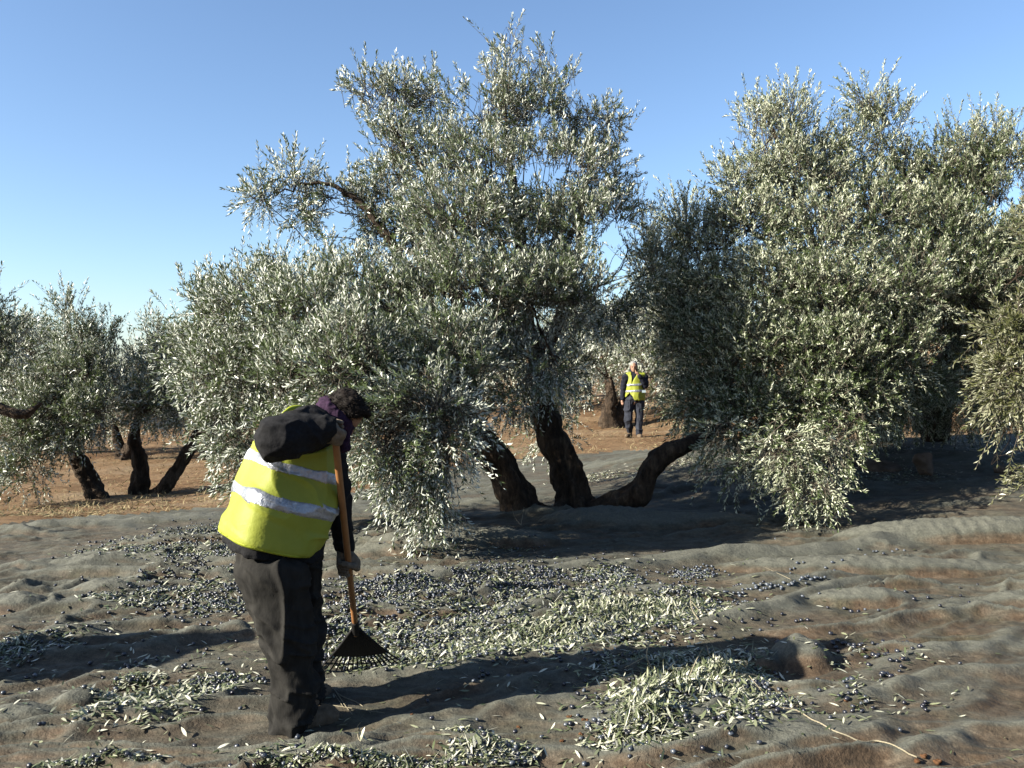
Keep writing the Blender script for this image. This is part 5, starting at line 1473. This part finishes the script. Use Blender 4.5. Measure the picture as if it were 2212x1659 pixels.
# rope along the border of the net at the bottom right
rp = [(1640, 1578), (1680, 1572), (1728, 1574), (1765, 1596), (1800, 1618), (1840, 1628), (1870, 1632), (1895, 1628), (1925, 1640), (1955, 1655), (1985, 1668)]
rq = [(CAM_H - 0.035) * FPX / (p[1] - HOR) for p in rp]
P = smooth_path(np.array([((p[0] - 1106) / FPX * d, d, 0.0) for p, d in zip(rp, rq)]), 10)
P[:, 2] = np.maximum.reduce([net_top(P[:, 0] + a, P[:, 1] + b) for a in (-.02, 0, .02) for b in (-.02, 0, .02)]) + 0.003
P[1:-1, 2] = np.convolve(P[:, 2], np.ones(9) / 9, 'same')[1:-1] if len(P) > 30 else P[1:-1, 2]
P[:6, 2] = P[6, 2]; P[-6:, 2] = P[-7, 2]
rope = empty('rope', P[0], 'pale thin rope snaking along the net at the bottom right', 'rope')
for s in range(3):
    k = np.arange(len(P)) * 1.1 + s * 2.094
    tn = unit(np.gradient(P, axis=0)); sd = unit(np.cross(tn, (0, 0, 1.0))); up = np.cross(sd, tn)
    V, F = tube(P + sd * (np.cos(k) * .0016)[:, None] + up * (np.sin(k) * .0016)[:, None], 0.0018, 5)
    link('strand', mesh_np('strand', V, F, M_PALE_TWIG), rope)

# stones
M_STONE = simple_mat('grey_brown_stone', (0.10, 0.075, 0.055), (0.24, 0.19, 0.15), 9, 0.95, bstr=0.8, bdist=0.03, spec=0.1)
def stone(label, c, r, tilt, seed, mat=M_STONE):
    c = np.asarray(c, float)
    B = np.array([[math.cos(tilt), 0, -math.sin(tilt)], [0, 1, 0], [math.sin(tilt), 0, math.cos(tilt)]])
    rg = np.random.default_rng(seed); pl = unit(rg.normal(size=(9, 3)))
    def fn(P):
        d = ell(P, c, r, B)
        for n in pl: d = smax(d, (P - c) @ n - 0.72 * np.linalg.norm(n * np.asarray(r)), 0.02)
        return d
    o = solid('stone', fn, c - max(r) * 1.3, c + max(r) * 1.3, max(r) / 22, mat, None, lambda V: max(r) * .06 * vnoise3(V * 5 / max(r) * .5, seed))
    return setp(o, label, 'stone')
p = ground_at(1998, 1022); stone('upright grey brown stone standing at the edge of the net under the right tree', p + (0, 0, 0.10), (0.14, 0.12, 0.20), -0.25, 3)
p = ground_at(2170, 1020); stone('low reddish clod at the far right beside bare soil', p + (0, 0, 0.02), (0.16, 0.12, 0.07), 0.1, 5)
p = ground_at(1380, 918); stone('pale stone lying by the trunk behind the far man', p + (0, 0, 0.03), (0.16, 0.12, 0.10), 0.2, 7)
p = ground_at(1880, 1000); stone('rounded stone half under the net left of the upright stone', p + (0, 0, 0.0), (0.30, 0.2, 0.13), 0.1, 9)
# clods that have fallen on the net
M_CLOD = simple_mat('red_clod', (0.085, 0.040, 0.020), (0.20, 0.105, 0.055), 60, 0.95, bstr=0.8, bdist=0.01, spec=0.05)
for k, (px, py, r) in enumerate(((1700, 1518, .016), (1672, 1530, .012), (1830, 1518, .010), (1230, 1552, .012), (1265, 1560, .014), (1310, 1585, .016), (1330, 1590, .014), (1350, 1580, .012), (1300, 1600, .012), (1255, 1590, .010), (1120, 1575, .01), (2000, 1640, .015), (2030, 1650, .02), (1985, 1650, .014), (1950, 1425, .008), (1790, 1405, .008), (1215, 1605, .010), (890, 1548, .008))):
    p = ground_at(px, py); r = r * 0.72
    c = p + np.array((0, 0, r * .3)); sdx = 40 + k
    o = solid('soil_clod', lambda P: ell(P, c, (r * 1.3, r, r * .8)), c - r * 2, c + r * 2, r / 4, M_CLOD, None, lambda V: r * .55 * vnoise3(V * 1.3 / r, sdx))
    setp(o, 'small lump of red soil that has fallen onto the net', 'soil clod', 'red soil lumps on the net')

# dry stalks and leaf litter on the bare soil
n = 42000
d = 10.5 + 30 * rng.random(n)**1.8; x = (rng.random(n) * 2600 - 200 - 1106) / FPX * d
k = (d > net_edge(x) + 0.1) & (pnoise2(x * .8, d * .8, 15) + .5 * pnoise2(x * 2.5, d * 2.5, 16) > -0.35)
x, d = x[k], d[k]
V, F, T = leaf_arrays(x, d, np.abs(rng.normal(size=len(x))) * .012, z=soil_z(x, d), size=0.085, ratio=.16)
o = link('dry_litter', mesh_np('dry_litter', V, F, leaf_mat('dry_straw', (.26, .20, .10), (.40, .33, .18), (.34, .28, .16), (.50, .44, .28), .8, 0.05, .2), smooth=False, attrs={'tint': T}))
setp(o, 'pale dry leaves and straw scattered on the red soil', 'leaf litter', kind='stuff')
